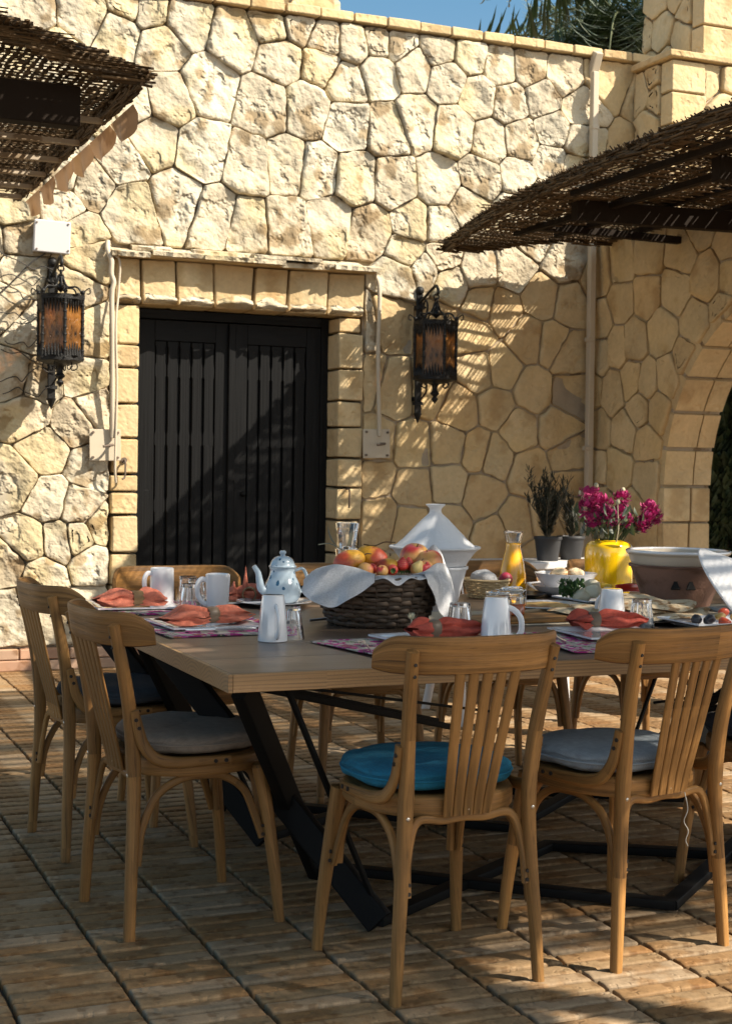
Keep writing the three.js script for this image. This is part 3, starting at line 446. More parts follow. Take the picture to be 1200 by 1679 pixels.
// ---------------------------------------------------------------- lanterns and fittings on the wall
const iron = phys([0.014, 0.013, 0.012], 0.5, { specularIntensity: 0.5, bumpMap: stoneBump, bumpScale: 0.002 });
const lantern = (() => {        // origin on the wall at the middle of the back bar; z points away from the wall
  const t = thing('wall_lantern', 'iron lantern with amber glass, fully sunlit, left of the dark door', 'lantern', [0, 0, 0], TH, 'iron lanterns on the wall');
  const R = rng(5), bar = [];
  bar.push(box(0.045, 0.80, 0.022, 0, 0, 0.075, 0, 0, 0, 0.006));
  for (const y of [-0.33, -0.1, 0.12, 0.3]) bar.push(new THREE.CylinderGeometry(0.036, 0.036, 0.02, 12).translate(0, y, 0.075));
  bar.push(new THREE.ConeGeometry(0.03, 0.07, 8).rotateX(PI).translate(0, -0.43, 0.075), new THREE.SphereGeometry(0.03, 10, 8).translate(0, 0.41, 0.075), box(0.03, 0.03, 0.08, 0, 0.3, 0.04), box(0.03, 0.03, 0.08, 0, -0.3, 0.04));
  part(t, 'back_bar', bar, iron);
  const zc = 0.33, sc = [];
  sc.push(tube([[0, 0.33, 0.08], [0, 0.36, 0.16], [0, 0.40, 0.26], [0, 0.415, zc], [0, 0.37, zc + 0.03], [0, 0.36, zc]], 0.010, { n: 24 }));
  sc.push(tube([[0, 0.12, 0.085], [0, 0.2, 0.16], [0, 0.30, 0.2], [0, 0.34, 0.17], [0, 0.31, 0.14], [0, 0.29, 0.165]], 0.007, { n: 24 }));
  sc.push(tube([[0, -0.32, 0.085], [0.02, -0.26, 0.15], [0, -0.19, 0.21], [0, -0.14, 0.25], [0, -0.17, 0.28]], 0.006, { n: 20 }));
  part(t, 'scroll_arm', sc, iron);
  const chain = []; for (let k = 0; k < 3; k++) chain.push(new THREE.TorusGeometry(0.017, 0.005, 6, 12).rotateY(k % 2 * PI / 2).translate(0, 0.345 - k * 0.026, zc)); part(t, 'chain', chain, iron);
  const r0 = 0.132, y0 = -0.175, y1 = 0.175, cage = [];
  for (let k = 0; k < 6; k++) { const a = k / 6 * TAU + PI / 6, x = r0 * Math.cos(a), z = zc + r0 * Math.sin(a); cage.push(tube([[x, y0 - 0.01, z], [x, y1 + 0.02, z]], 0.009, { n: 2 }), new THREE.SphereGeometry(0.014, 8, 6).translate(x, y1 + 0.03, z));
    for (let j = 0; j < 9; j++) cage.push(new THREE.SphereGeometry(0.0125, 6, 5).translate(x, y0 + j * (y1 - y0) / 8, z)); }
  const ring = (y, r, w, h) => { const g = new THREE.CylinderGeometry(r, r, h, 6, 1, true), g2 = new THREE.CylinderGeometry(r - w, r - w, h, 6, 1, true), c = new THREE.RingGeometry(r - w, r, 6).rotateX(-PI / 2); return [g.translate(0, y, zc), g2.translate(0, y, zc), c.clone().translate(0, y + h / 2, zc), c.translate(0, y - h / 2, zc)].map((q) => q.translate(0, 0, -zc).rotateY(0).translate(0, 0, zc)); };
  cage.push(...ring(y0, r0 + 0.01, 0.03, 0.028), ...ring(y1, r0 + 0.012, 0.03, 0.028));
  for (let k = 0; k < 6; k++) { const a = k / 6 * TAU + PI / 6, b = (k + 1) / 6 * TAU + PI / 6;      // pierced bands of leaves above and below each pane
    for (let j = 1; j < 7; j++) { const s = j / 7, x = lerp(Math.cos(a), Math.cos(b), s) * r0, z = zc + lerp(Math.sin(a), Math.sin(b), s) * r0, hgt = 0.045 + 0.045 * Math.sin(s * PI); for (const e of [1, -1]) cage.push(new THREE.ConeGeometry(0.012, hgt, 5).rotateX(e > 0 ? 0 : PI).translate(x, e > 0 ? y0 + hgt / 2 + 0.01 : y1 - hgt / 2 - 0.01, z)); } }
  part(t, 'cage', cage, iron);
  const crown = []; for (let k = 0; k < 6; k++) { const a = k / 6 * TAU + PI / 6, c = Math.cos(a), s = Math.sin(a); crown.push(tube([[r0 * c, y1 + 0.01, zc + r0 * s], [r0 * 0.75 * c, y1 + 0.06, zc + r0 * 0.75 * s], [r0 * 0.3 * c, y1 + 0.065, zc + r0 * 0.3 * s], [0.012 * c, y1 + 0.12, zc + 0.012 * s]], 0.006, { n: 12, seg: 6 }));
    crown.push(tube([[r0 * 1.02 * c, y1 + 0.03, zc + r0 * 1.02 * s], [r0 * 1.3 * c, y1 + 0.055, zc + r0 * 1.3 * s], [r0 * 1.32 * c, y1 + 0.025, zc + r0 * 1.32 * s], [r0 * 1.18 * c, y1 + 0.022, zc + r0 * 1.18 * s]], 0.004, { n: 10, seg: 5 })); }
  crown.push(smoothLathe([[0.001, y1 + 0.13], [0.018, y1 + 0.12], [0.01, y1 + 0.09], [0.03, y1 + 0.06], [0.012, y1 + 0.04], [0.001, y1 + 0.03]], 20, 10).translate(0, 0, zc));
  part(t, 'crown', crown, iron);
  const fin = [smoothLathe([[r0, y0 - 0.012], [0.09, y0 - 0.03], [0.025, y0 - 0.045], [0.018, y0 - 0.08], [0.03, y0 - 0.1], [0.012, y0 - 0.12], [0.022, y0 - 0.135], [0.001, y0 - 0.165]], 30, 12).translate(0, 0, zc)];
  for (let k = 0; k < 6; k++) { const a = k / 6 * TAU, c = Math.cos(a), s = Math.sin(a); fin.push(tube([[0.095 * c, y0 - 0.02, zc + 0.095 * s], [0.1 * c, y0 - 0.05, zc + 0.1 * s], [0.07 * c, y0 - 0.065, zc + 0.07 * s], [0.062 * c, y0 - 0.045, zc + 0.062 * s], [0.075 * c, y0 - 0.04, zc + 0.075 * s]], 0.004, { n: 12, seg: 5 })); }
  part(t, 'finial', fin, iron);
  const amberMap = tex(256, 256, (x, y) => { const k = 0.55 + 1.1 * fbm(x * 5, y * 5, 2, 4, 5); return [0.95 * k, 0.42 * k, 0.08 * k].map((c) => clamp(c)); });
  const amber = phys([0.42, 0.38, 0.34], 0.3, { map: amberMap, transmission: 0.45, thickness: 0, side: THREE.DoubleSide, bumpMap: stoneBump, bumpScale: 0.004 });
  for (let k = 0; k < 6; k++) { const a = (k + 1) / 6 * TAU, w = r0 * 0.96, g = new THREE.PlaneGeometry(w, y1 - y0); g.rotateY(PI / 2 - a).translate(r0 * 0.84 * Math.cos(a), 0, zc + r0 * 0.84 * Math.sin(a)); part(t, 'pane', g, amber); }
  part(t, 'candle', [new THREE.CylinderGeometry(0.02, 0.02, 0.12, 12).translate(0, -0.11, zc)], std([0.7, 0.62, 0.45], 0.6));
  return t;
})();
lantern.position.set(...W(-3.775, 2.02, 0.0));
copyOf(lantern, 'iron lantern with amber glass, in dappled shade, right of the dark door', W(-1.372, 2.0, -0.01), TH);

const plastic = std([0.50, 0.48, 0.47], 0.5), cream = std([0.50, 0.42, 0.31], 0.7), rust = std([0.12, 0.085, 0.06], 0.7);
{
  const b = thing('junction_box', 'flat white plastic junction box above the left lantern', 'junction box', W(-3.785, 2.575, 0.055), TH);
  part(b, 'lid', box(0.215, 0.19, 0.03, 0, 0, 0.052, 0, 0, -0.03, 0.008), plastic); part(b, 'case', box(0.2, 0.175, 0.07, 0, 0, 0.0, 0, 0, -0.03, 0.006), plastic);
  const sc = []; for (const x of [-0.092, 0.092]) for (const y of [-0.078, 0.078]) sc.push(new THREE.CylinderGeometry(0.006, 0.006, 0.008, 8).rotateX(PI / 2).translate(x, y, 0.068)); part(b, 'screw', sc, rust);
  const dp = thing('drain_pipe', 'pale square drain pipe down the corner beside the side wall', 'pipe', W(0, 0, 0), TH);
  part(dp, 'pipe', [box(0.046, 3.3, 0.05, -0.085, 2.33, 0.10, 0, 0, 0.006, 0.008), box(0.046, 1.1, 0.05, -0.10, 0.55, 0.10, 0, 0, 0, 0.008)], cream);
  part(dp, 'outlet', box(0.06, 0.2, 0.06, -0.07, 4.03, 0.055, 0.45, 0, 0.0, 0.008), cream);
  for (const y of [0.65, 1.4, 2.15, 2.9, 3.6]) part(dp, 'collar', box(0.054, 0.03, 0.058, -0.09, y, 0.10, 0, 0, 0, 0.006), cream);
  const c1 = thing('conduit', 'bent cream conduit with loose cable left of the door, running down from the hood', 'conduit', W(0, 0, 0), TH);
  part(c1, 'pipe', tube([[-3.445, 2.58, 0.07], [-3.45, 2.52, 0.10], [-3.43, 2.46, 0.11], [-3.43, 2.38, 0.11], [-3.415, 2.33, 0.11], [-3.425, 2.28, 0.11], [-3.42, 2.0, 0.11], [-3.415, 1.6, 0.11], [-3.41, 1.40, 0.10]], 0.016, { n: 40 }), cream);
  part(c1, 'cable', tube([[-3.43, 2.5, 0.1], [-3.385, 2.48, 0.10], [-3.38, 2.3, 0.09], [-3.40, 2.1, 0.115], [-3.392, 1.7, 0.12], [-3.395, 1.2, 0.11], [-3.385, 1.13, 0.09]], 0.0075, { n: 40 }), cream);
  const p1 = thing('metal_plate', 'square cream metal plate left of the door, with a bracket', 'plate', W(-3.45, 1.355, 0.075), TH);
  part(p1, 'plate', box(0.19, 0.19, 0.012, 0, 0, 0, 0, 0, 0.02, 0.003), cream);
  const bl = []; for (const x of [-0.075, 0.075]) for (const y of [-0.075, 0.075]) bl.push(new THREE.CylinderGeometry(0.008, 0.008, 0.02, 8).rotateX(PI / 2).translate(x, y, 0.008)); part(p1, 'bolt', bl, rust);
  part(p1, 'bracket', tube([[0.03, 0.0, 0.01], [0.03, 0.0, 0.07], [-0.03, -0.01, 0.085]], 0.008, { n: 10 }), rust);
  const p2 = copyOf(p1, 'square cream metal plate right of the door, with a bracket', W(-1.66, 1.40, 0.055), TH, 'metal_plate');
  const c2 = thing('conduit', 'thin cream conduit right of the door, ending at a metal plate', 'conduit', W(0, 0, 0), TH);
  part(c2, 'pipe', tube([[-1.69, 2.5, 0.05], [-1.67, 2.44, 0.075], [-1.665, 2.0, 0.07], [-1.645, 1.45, 0.07]], 0.014, { n: 24 }), cream);
  const hk = thing('wall_hook', 'small rusty hook on the jamb left of the door', 'hook', W(-3.325, 1.235, 0.045), TH);
  part(hk, 'hook', tube([[0, 0.03, 0], [0, 0.025, 0.03], [0, -0.02, 0.035], [-0.005, -0.075, 0.035], [-0.02, -0.085, 0.04]], 0.006, { n: 16 }), rust); part(hk, 'rosette', new THREE.CylinderGeometry(0.018, 0.018, 0.01, 12).rotateX(PI / 2).translate(0, 0.03, 0), rust);
  const h2 = thing('wall_hook', 'small iron peg in the wall right of the door', 'hook', W(-1.86, 1.07, 0.04), TH);
  part(h2, 'hook', tube([[0, 0.03, 0], [0, 0.03, 0.05], [0, -0.09, 0.05]], 0.006, { n: 12 }), rust);
  // loose wires over the stones at the left
  const R = rng(31), wire = std([0.03, 0.025, 0.02], 0.6);
  const w0 = thing('loose_wires', 'tangle of thin dark wires on the wall beside the left lantern', 'wire', W(0, 0, 0), TH);
  part(w0, 'wire', tube([[-3.82, 2.48, 0.09], [-3.9, 2.42, 0.09], [-4.06, 2.25, 0.09], [-4.3, 2.05, 0.09]], 0.0045, { n: 20, seg: 5 }), wire);
  for (let k = 0; k < 9; k++) { const y = 2.38 - k * 0.085, pts = [[-3.74 - R() * 0.04, y, 0.10]]; let u = -3.78, yy = y; for (let i = 0; i < 7; i++) { u -= 0.02 + R() * 0.05; yy += (R() - 0.55) * 0.1; pts.push([u, yy, 0.085 + R() * 0.035]); } part(w0, 'wire', tube(pts, 0.0032, { n: 34, seg: 5 }), wire); }
}

// ---------------------------------------------------------------- plants
function leafGeo(len, wid, bend = 0.2) { return grid(3, 4, (s, t) => { const w = wid * Math.sin(Math.min(1, t * 1.02) * PI) ** 0.8; return [(s - 0.5) * w, t * len, -bend * len * t * t + Math.abs(s - 0.5) * w * 0.35]; }); }
function leaves(parent, name, geo, mat, list, tint) {
  const im = new THREE.InstancedMesh(geo, mat, list.length), q = new THREE.Object3D(); q.rotation.order = 'YXZ';
  list.forEach(([x, y, z, ry, rx, s, k], i) => { q.position.set(x, y, z); q.rotation.set(rx, ry, 0); q.scale.setScalar(s); q.updateMatrix(); im.setMatrixAt(i, q.matrix); const c = tint(k); im.setColorAt(i, rgb(...c)); });
  im.name = name; im.userData.kind = 'stuff'; im.castShadow = im.receiveShadow = true; parent.add(im); return im;
}
const leafMat = phys([1, 1, 1], 0.6, { side: THREE.DoubleSide, transmission: 0.3, thickness: 0 });
{ // palms behind the wall
  const frond = leafGeo(0.42, 0.028, 0.35);
  const palm = (label, pos, H, nF, L, seed, hang) => {
    const t = thing('palm_tree', label, 'palm', pos), R = rng(seed), list = [], ribs = [];
    part(t, 'trunk', sweep([[0, 0, 0], [0.05, H * 0.5, 0.02], [0, H, 0]], (s) => [0.19 - 0.05 * s + 0.012 * Math.sin(s * 150), 0.19 - 0.05 * s + 0.012 * Math.sin(s * 150)], { n: 60, seg: 12, ref: V(0, 0, 1) }), std([0.12, 0.085, 0.055], 0.95, { map: stoneMap }));
    for (let f = 0; f < nF; f++) {
      const az = f * 2.4 + R() * 0.5, e0 = 1.35 - 2.0 * (f / nF) ** 0.8 - hang * R(), pts = []; let x = 0, y = H, r = 0, e = e0;
      for (let i = 0; i <= 14; i++) { pts.push([r * Math.cos(az), y, r * Math.sin(az)]); r += Math.cos(e) * L / 14; y += Math.sin(e) * L / 14; e -= 0.12 + 0.05 * R(); }
      ribs.push(tube(pts, (s) => 0.014 * (1 - s) + 0.003, { n: 16, seg: 5, ref: V(-Math.sin(az), 0.01, Math.cos(az)) }));
      const c = smoothPts(pts, 34); for (let i = 4; i < c.length; i++) for (const s of [1, -1]) list.push([c[i].x, c[i].y, c[i].z, -az + PI / 2 + PI + s * (0.95 + R() * 0.4), 1.15 + R() * 0.7, (0.55 + 0.7 * Math.sin(i / c.length * PI)) * (0.8 + R() * 0.4), R() + (f / nF) * 0.6]);
    }
    part(t, 'frond_stem', ribs, std([0.08, 0.09, 0.03], 0.7)); leaves(t, 'crown', frond, leafMat, list, (k) => k > 1.25 ? [0.10, 0.075, 0.04] : [0.030 + 0.03 * k, 0.058 + 0.03 * k, 0.022]);
    return t;
  };
  palm('dense dark palm tree close beside the upper tower', [2.42, 0, -14.3], 5.5, 46, 1.5, 7, 0.9);
  palm('feathery palm tree farther left against the sky', [2.5, 0, -18.6], 6.5, 30, 1.95, 19, 0.35);
}
function shrub(t, R, stems, H, spread, geo, tint, mat = leafMat) {
  const list = [], st = [];
  for (let k = 0; k < stems; k++) { const a = R() * TAU, h = H * (0.55 + R() * 0.45), l = spread * (0.3 + R() * 0.7), pts = []; for (let i = 0; i <= 5; i++) { const s = i / 5; pts.push([Math.cos(a) * l * s ** 1.3 + (R() - 0.5) * 0.02, h * s, Math.sin(a) * l * s ** 1.3 + (R() - 0.5) * 0.02]); } st.push(tube(pts, (s) => 0.005 * (1.2 - s), { n: 8, seg: 5 })); const c = smoothPts(pts, Math.round(h * 70)); c.forEach((p, i) => { if (i > 3) for (let j = 0; j < 3; j++) list.push([p.x, p.y, p.z, R() * TAU, 0.3 + R() * 0.9, 0.7 + R() * 0.6, R()]); }); }
  part(t, 'stem', st, std([0.10, 0.075, 0.045], 0.9)); leaves(t, 'foliage', geo, mat, list, tint);
}
{
  const R = rng(61), needle = leafGeo(0.045, 0.008, 0.1), dark = (k) => [0.018 + 0.014 * k, 0.022 + 0.017 * k, 0.012 + 0.007 * k];
  const bench = thing('side_table', 'long low white table against the wall under the potted plants', 'table', W(-0.86, 0, 0.92), TH), white = std([0.62, 0.61, 0.60], 0.55);
  part(bench, 'tabletop', box(1.0, 0.045, 0.42, 0, 0.665, 0, 0, 0, 0, 0.01), white); for (const x of [-0.44, 0.44]) for (const z of [-0.16, 0.16]) part(bench, 'leg', box(0.04, 0.64, 0.04, x, 0.322, z, 0, 0, 0, 0.006), white);
  const pot = (label, pos, H, spread, stems) => { const t = thing('potted_plant', label, 'potted plant', pos, 0); part(t, 'pot', lathe([[0.001, 0], [0.064, 0], [0.082, 0.13], [0.088, 0.13], [0.088, 0.148], [0.078, 0.148], [0.074, 0.11], [0.001, 0.11]], 24), std([0.03, 0.03, 0.032], 0.6)); const s = new THREE.Group(); s.name = 'plant'; s.position.y = 0.1; t.add(s); shrub(s, R, stems, H, spread, needle, dark); };
  pot('taller dark shrub in a black pot behind the carafe', W(-0.90, 0.689, 0.98), 0.45, 0.15, 26);
  pot('smaller dark shrub in a black pot beside the yellow vase', W(-0.70, 0.689, 0.92), 0.30, 0.11, 18);
  const bush = thing('garden_bush', 'dark leafy bush filling the arched opening at the right edge', 'bush', W(0.80, 0, 0.42), TH), leafB = leafGeo(0.085, 0.04, 0.25);
  shrub(bush, R, 110, 1.95, 0.55, leafB, (k) => [0.022 + 0.025 * k, 0.045 + 0.04 * k, 0.018 + 0.012 * k]);
  const hedge = thing('garden_bush', 'tall dark hedge in the shade beyond the arch', 'bush', W(1.75, 0, 1.35), TH); shrub(hedge, R, 190, 3.7, 1.25, leafGeo(0.12, 0.06, 0.25), (k) => [0.018 + 0.02 * k, 0.036 + 0.03 * k, 0.014 + 0.01 * k]);
}
// ---------------------------------------------------------------- furniture
const grainMap = (tone, seed, fx = 26, fy = 1.6, con = 0.5) => tex(512, 512, (x, y) => {
  const wob = fbm(x * 2, y * 2, seed, 3, 2) * 0.16, g = fbm((x + wob * 0.2) * fx, y * fy, seed + 4, 4, 0), l = noise((x + wob * 0.1) * 90, y * 5, seed + 2), p = step(0.45, 0.7, noise(x * 150, y * 16, seed + 9));
  const w = step(0.1, 0.45, fbm(x * 4, y * 3, seed + 21, 4, 4)); const k = 1 + 0.16 * w + con * g + 0.10 * l - 0.26 * p; return tone.map((c, i) => clamp(c * k * (1 - 0.05 * i * fbm(x * 4, y * 4, seed + 7, 3, 4))));
});
const grainBump = tex(512, 512, (x, y) => clamp(0.55 + 0.35 * fbm(x * 40, y * 2.5, 9, 4) - 0.35 * step(0.5, 0.8, noise(x * 200, y * 12, 5))), false);
const beech = new THREE.MeshPhysicalMaterial({ color: rgb(1, 1, 1), roughness: 0.5, specularIntensity: 0.55, map: rep(grainMap([0.255, 0.128, 0.040], 5, 14, 1.2, 0.7), 6, 1.6), bumpMap: rep(grainBump, 6, 1.6), bumpScale: 0.0012, side: THREE.DoubleSide });
const woods = [[1, 1, 1], [0.86, 0.84, 0.82], [1.12, 1.08, 1.0], [0.94, 0.98, 1.05]].map((c, i) => { const m = beech.clone(); m.color = rgb(...c); m.map = beech.map.clone(); m.map.offset.set(0.23 * i, 0.31 * i); m.map.needsUpdate = true; return m; });
const screwM = std([0.5, 0.46, 0.40], 0.35, { metalness: 0.9 }), holeM = std([0.02, 0.014, 0.01], 0.8);
const weave = tex(256, 256, (x, y) => { const k = 0.86 + 0.10 * Math.sin(x * TAU * 64) * Math.sin(y * TAU * 64) + 0.16 * fbm(x * 8, y * 8, 3, 4, 8) + 0.10 * noise(x * 128, y * 6, 4); return [k, k, k].map((c) => clamp(c)); });
const weaveB = tex(256, 256, (x, y) => clamp(0.5 + 0.3 * Math.sin(x * TAU * 64) * Math.sin(y * TAU * 64) + 0.5 * fbm(x * 6, y * 6, 13, 4, 6)), false);
const fabric = (c, o = {}) => phys(c, 0.85, { map: rep(weave, 3), bumpMap: rep(weaveB, 3), bumpScale: 0.0035, sheen: 0.3, sheenRoughness: 0.6, side: THREE.DoubleSide, ...o });

const seatR = (a, front = 0.215, back = 0.185, side = 0.205) => { // outline of the seat, a = 0 at +x, pi/2 at the front
  const c = Math.cos(a), s = Math.sin(a), e = s > 0 ? 0.86 : 0.62, x = side * Math.sign(c) * Math.abs(c) ** e * (s < 0 ? lerp(1, 0.80, -s) : 1), z = (s > 0 ? front : back) * Math.sign(s) * Math.abs(s) ** (s > 0 ? 0.80 : 0.62); return [x, z]; };
function makeChair(label, cushion, wood) {
  const t = thing('wooden_chair', label, 'chair', [0, 0, 0], 0, undefined), R = rng(9);
  const sc = [], holes = [];
  // bent back rail: wide, thin, ends curling forward, upper corners rounded
  { const hw = 0.243, arc = (x) => -0.284 + 0.115 * (Math.abs(x) / hw) ** 4 , pos = (s, t_, off) => {
      const x = lerp(-hw, hw, s), e = Math.abs(x) / hw, d0 = 0.776 + 0.002 * e, h = 0.085 * (1 - 0.50 * clamp((e - 0.80) / 0.2) ** 3), yb = d0 + 0.006 * clamp((e - 0.85) / 0.15) ** 2, y = yb + h * t_, tilt = -0.16 * (y - 0.81);
      const dz = 0.115 * 4 / hw * (Math.abs(x) / hw) ** 3 * Math.sign(x), L = Math.hypot(1, dz), round = off * (1 - 0.5 * Math.abs(t_ - 0.5) ** 6 * 40);
      return [x - dz / L * round, y, arc(x) + tilt + round / L, t_ * 0.11, x * 1.0 + 0.3]; };
    const th = 0.0075, f = grid(64, 10, (s, v) => pos(s, v, th)), b = grid(64, 10, (s, v) => pos(1 - s, v, -th));
    const rim = []; for (const v of [0, 1]) rim.push(grid(64, 2, (s, q) => { const a = pos(s, v, th), c = pos(s, v, -th); const m = Math.sin(q * PI) * 0.003 * (v ? 1 : -1); return [lerp(a[0], c[0], q), lerp(a[1], c[1], q) + m, lerp(a[2], c[2], q), q * 0.015, s * 0.45]; }));
    for (const s of [0, 1]) rim.push(grid(10, 2, (v, q) => { const a = pos(s, v, th), c = pos(s, v, -th); const m = Math.sin(q * PI) * 0.003 * (s ? 1 : -1); return [lerp(a[0], c[0], q) + m, lerp(a[1], c[1], q), lerp(a[2], c[2], q), q * 0.015, v * 0.1]; }));
    part(t, 'back_rail', [f, b, ...rim], wood); }
  for (const s of [-1, 1]) {
    const p = part(t, 'back_post', sweep([[s * 0.196, 0, -0.213], [s * 0.186, 0.16, -0.206], [s * 0.172, 0.36, -0.196], [s * 0.168, 0.47, -0.197], [s * 0.172, 0.60, -0.210], [s * 0.182, 0.73, -0.236], [s * 0.190, 0.832, -0.262]], (q) => { const k = q < 0.5 ? lerp(0.0135, 0.0175, q * 2) : lerp(0.0175, 0.0138, (q - 0.5) * 2); return [k * 1.0, k * 1.12]; }, { n: 30, seg: 14, power: 2.6 }), wood);
    for (const y of [0.772, 0.80]) holes.push(new THREE.CylinderGeometry(0.0042, 0.0042, 0.006, 8).rotateX(PI / 2 + 0.27).translate(s * (0.185 + (y - 0.77) * 0.08), y, -0.2455 - (y - 0.772) * 0.26 - 0.0165));
    sc.push(new THREE.SphereGeometry(0.0055, 8, 6).scale(1, 1, 0.5).translate(s * 0.170, 0.433, -0.2135));
    part(t, 'leg', sweep([[s * 0.206, 0, 0.212], [s * 0.196, 0.15, 0.199], [s * 0.182, 0.32, 0.178], [s * 0.172, 0.435, 0.160]], (q) => { const k = lerp(0.0135, 0.021, q); return [k, k]; }, { n: 16, seg: 14, power: 2.5 }), wood);
    // hip bend: from the side of the seat back and up against the post
    part(t, 'hip_brace', sweep([[s * 0.210, 0.462, 0.06], [s * 0.208, 0.462, -0.03], [s * 0.203, 0.464, -0.10], [s * 0.197, 0.478, -0.148], [s * 0.192, 0.515, -0.178], [s * 0.190, 0.56, -0.192], [s * 0.191, 0.605, -0.203]], (q) => [0.0165 * (0.75 + 0.25 * Math.sin(q * PI)), 0.0075], { n: 30, seg: 10, power: 3, ref: V(1, 0, 0) }), wood);
    for (const z of [0.045, 0.015]) holes.push(new THREE.CylinderGeometry(0.0055, 0.0055, 0.004, 8).rotateZ(PI / 2).translate(s * 0.218, 0.462, z));
    for (const y of [0.560, 0.582]) holes.push(new THREE.CylinderGeometry(0.0052, 0.0052, 0.004, 8).rotateZ(PI / 2).translate(s * 0.1985, y, -0.192 - (y - 0.56) * 0.4));
    // arch between front and back leg
    part(t, 'arch_brace', sweep([[s * 0.180, 0.195, -0.188], [s * 0.175, 0.29, -0.174], [s * 0.170, 0.375, -0.13], [s * 0.168, 0.412, -0.06], [s * 0.168, 0.416, 0.0], [s * 0.168, 0.408, 0.06], [s * 0.170, 0.37, 0.115], [s * 0.176, 0.30, 0.146], [s * 0.182, 0.235, 0.168]], () => [0.011, 0.0085], { n: 40, seg: 10, power: 3, ref: V(1, 0, 0) }), wood);
    for (const y of [0.245, 0.268]) holes.push(new THREE.CylinderGeometry(0.0048, 0.0048, 0.004, 8).rotateZ(PI / 2).translate(s * (0.194 - (y - 0.245) * 0.09), y, 0.165));
  }
  const arch2 = (z0, z1, hb, y0) => sweep([[-0.164, y0, z0], [-0.158, y0 + 0.085, lerp(z0, z1, 0.4)], [-0.128, y0 + 0.17, lerp(z0, z1, 0.8)], [-0.055, hb, z1], [0, hb + 0.004, z1], [0.055, hb, z1], [0.128, y0 + 0.17, lerp(z0, z1, 0.8)], [0.158, y0 + 0.085, lerp(z0, z1, 0.4)], [0.164, y0, z0]], () => [0.011, 0.0085], { n: 44, seg: 10, power: 3 });
  part(t, 'arch_brace', arch2(-0.200, -0.172, 0.412, 0.245), wood); part(t, 'arch_brace', arch2(0.176, 0.150, 0.410, 0.235), wood);
  for (const s of [-1, 1]) for (const y of [0.255, 0.277]) holes.push(new THREE.CylinderGeometry(0.0048, 0.0048, 0.004, 8).rotateX(PI / 2).translate(s * 0.162, y, -0.2085));
  // seat: a deep bent ring and a thin panel
  { const y0 = 0.422, y1 = 0.470, prof = [[0, 0.004, y0], [0, 0, y0 + 0.006], [0, 0, y1 - 0.01], [0, 0.006, y1], [0, 0.03, y1 + 0.001], [0, 0.06, y1 - 0.004], [0, 0.2, y1 - 0.006]];
    const g = grid(56, prof.length - 1, (s, v) => { const a = s * TAU, q = prof[Math.round(v * (prof.length - 1))], [x, z] = seatR(a), L = Math.hypot(x, z), k = Math.max(0, 1 - q[1] / L); return [x * k, q[2], z * k, q[2] + (1 - k) * 0.2, s * 1.25]; }, true);
    const under = grid(56, 1, (s, v) => { const [x, z] = seatR(s * TAU), k = v ? 0.02 : 0.98; return [x * k, y0 + 0.002, z * k, x, z]; });
    part(t, 'seat', [g, under], wood); }
  for (let k = 0; k < 5; k++) {       // five slats fanning out upwards
    const xb = (k - 2) * 0.0262, xt = (k - 2) * 0.0375, zt = -0.279;
    part(t, 'slat', sweep([[xb, 0.425, -0.1935 + Math.abs(k - 2) * 0.002], [lerp(xb, xt, 0.12), 0.470, -0.200], [lerp(xb, xt, 0.5), 0.60, lerp(-0.194, zt, 0.46)], [xt, 0.782, zt]], (q) => [lerp(0.0124, 0.0138, q), 0.0042], { n: 14, seg: 10, power: 4 }), wood);
    sc.push(new THREE.SphereGeometry(0.0048, 8, 6).scale(1, 1, 0.5).translate(xb, 0.440 + (k % 2) * 0.004, -0.1975 + Math.abs(k - 2) * 0.002));
  }
  part(t, 'screw', sc, screwM); part(t, 'screw_hole', holes, holeM);
  // seat cushion, a little puffed, with a piped edge
  const cu = grid(56, 22, (s, v) => { const a = s * TAU, [x, z] = seatR(a, 0.213, 0.172, 0.210), ph = v * PI, rr = Math.sin(ph) ** 0.42, h = -Math.cos(ph); const wr = 0.0035 * fbm(x * 30 * rr, z * 30 * rr, 4, 3) + 0.003 * Math.sin(a * 9 + 1) * rr ** 6; const y = 0.503 + (h > 0 ? 0.034 * (1 - 0.22 * (1 - rr) ** 1.0) : 0.030) * Math.sign(h) * Math.abs(h) ** 0.62 + wr; return [x * rr, y, z * rr + 0.004, x * rr * 2.6, z * rr * 2.6 + (h > 0 ? 0 : 0.3)]; }, true);
  const cm = part(t, 'cushion', cu, cushion);
  part(cm, 'piping', sweep(Array.from({ length: 60 }, (_, i) => { const [x, z] = seatR(i / 59 * TAU, 0.213, 0.172, 0.210); return [x * 1.0, 0.503, z * 1.0 + 0.004]; }), () => [0.0032, 0.0032], { raw: true, seg: 6, ref: V(0, 1, 0), caps: false }), cushion);
  return t;
}
const CU = { grey: fabric([0.27, 0.215, 0.165]), slate: fabric([0.050, 0.062, 0.078]), teal: fabric([0.010, 0.19, 0.32]), denim: fabric([0.36, 0.40, 0.43]), navy: fabric([0.030, 0.038, 0.06]), charcoal: fabric([0.06, 0.055, 0.055]) };
const deg = THREE.MathUtils.degToRad;
const chair = makeChair('wooden chair with bright teal cushion, its slatted back towards the viewer', CU.teal, beech);
chair.userData.group = 'wooden chairs round the dining table';
chair.position.set(0.168, 0, -3.638); chair.rotation.set(0, deg(-154), 0);
function seatChair(label, x, d, turn, cushion, wood) {
  const c = copyOf(chair, label, [x, 0, -d], deg(turn), 'wooden_chair');
  c.traverse((m) => { if (m.isMesh) { if (m.name === 'cushion' || m.name === 'piping') m.material = cushion; else if (m.material === beech && wood) m.material = wood; } });
  return c;
}
const denimChair = seatChair('wooden chair with pale grey-blue cushion, right of the teal-cushioned one', 0.676, 3.887, -145, CU.denim, woods[2]);
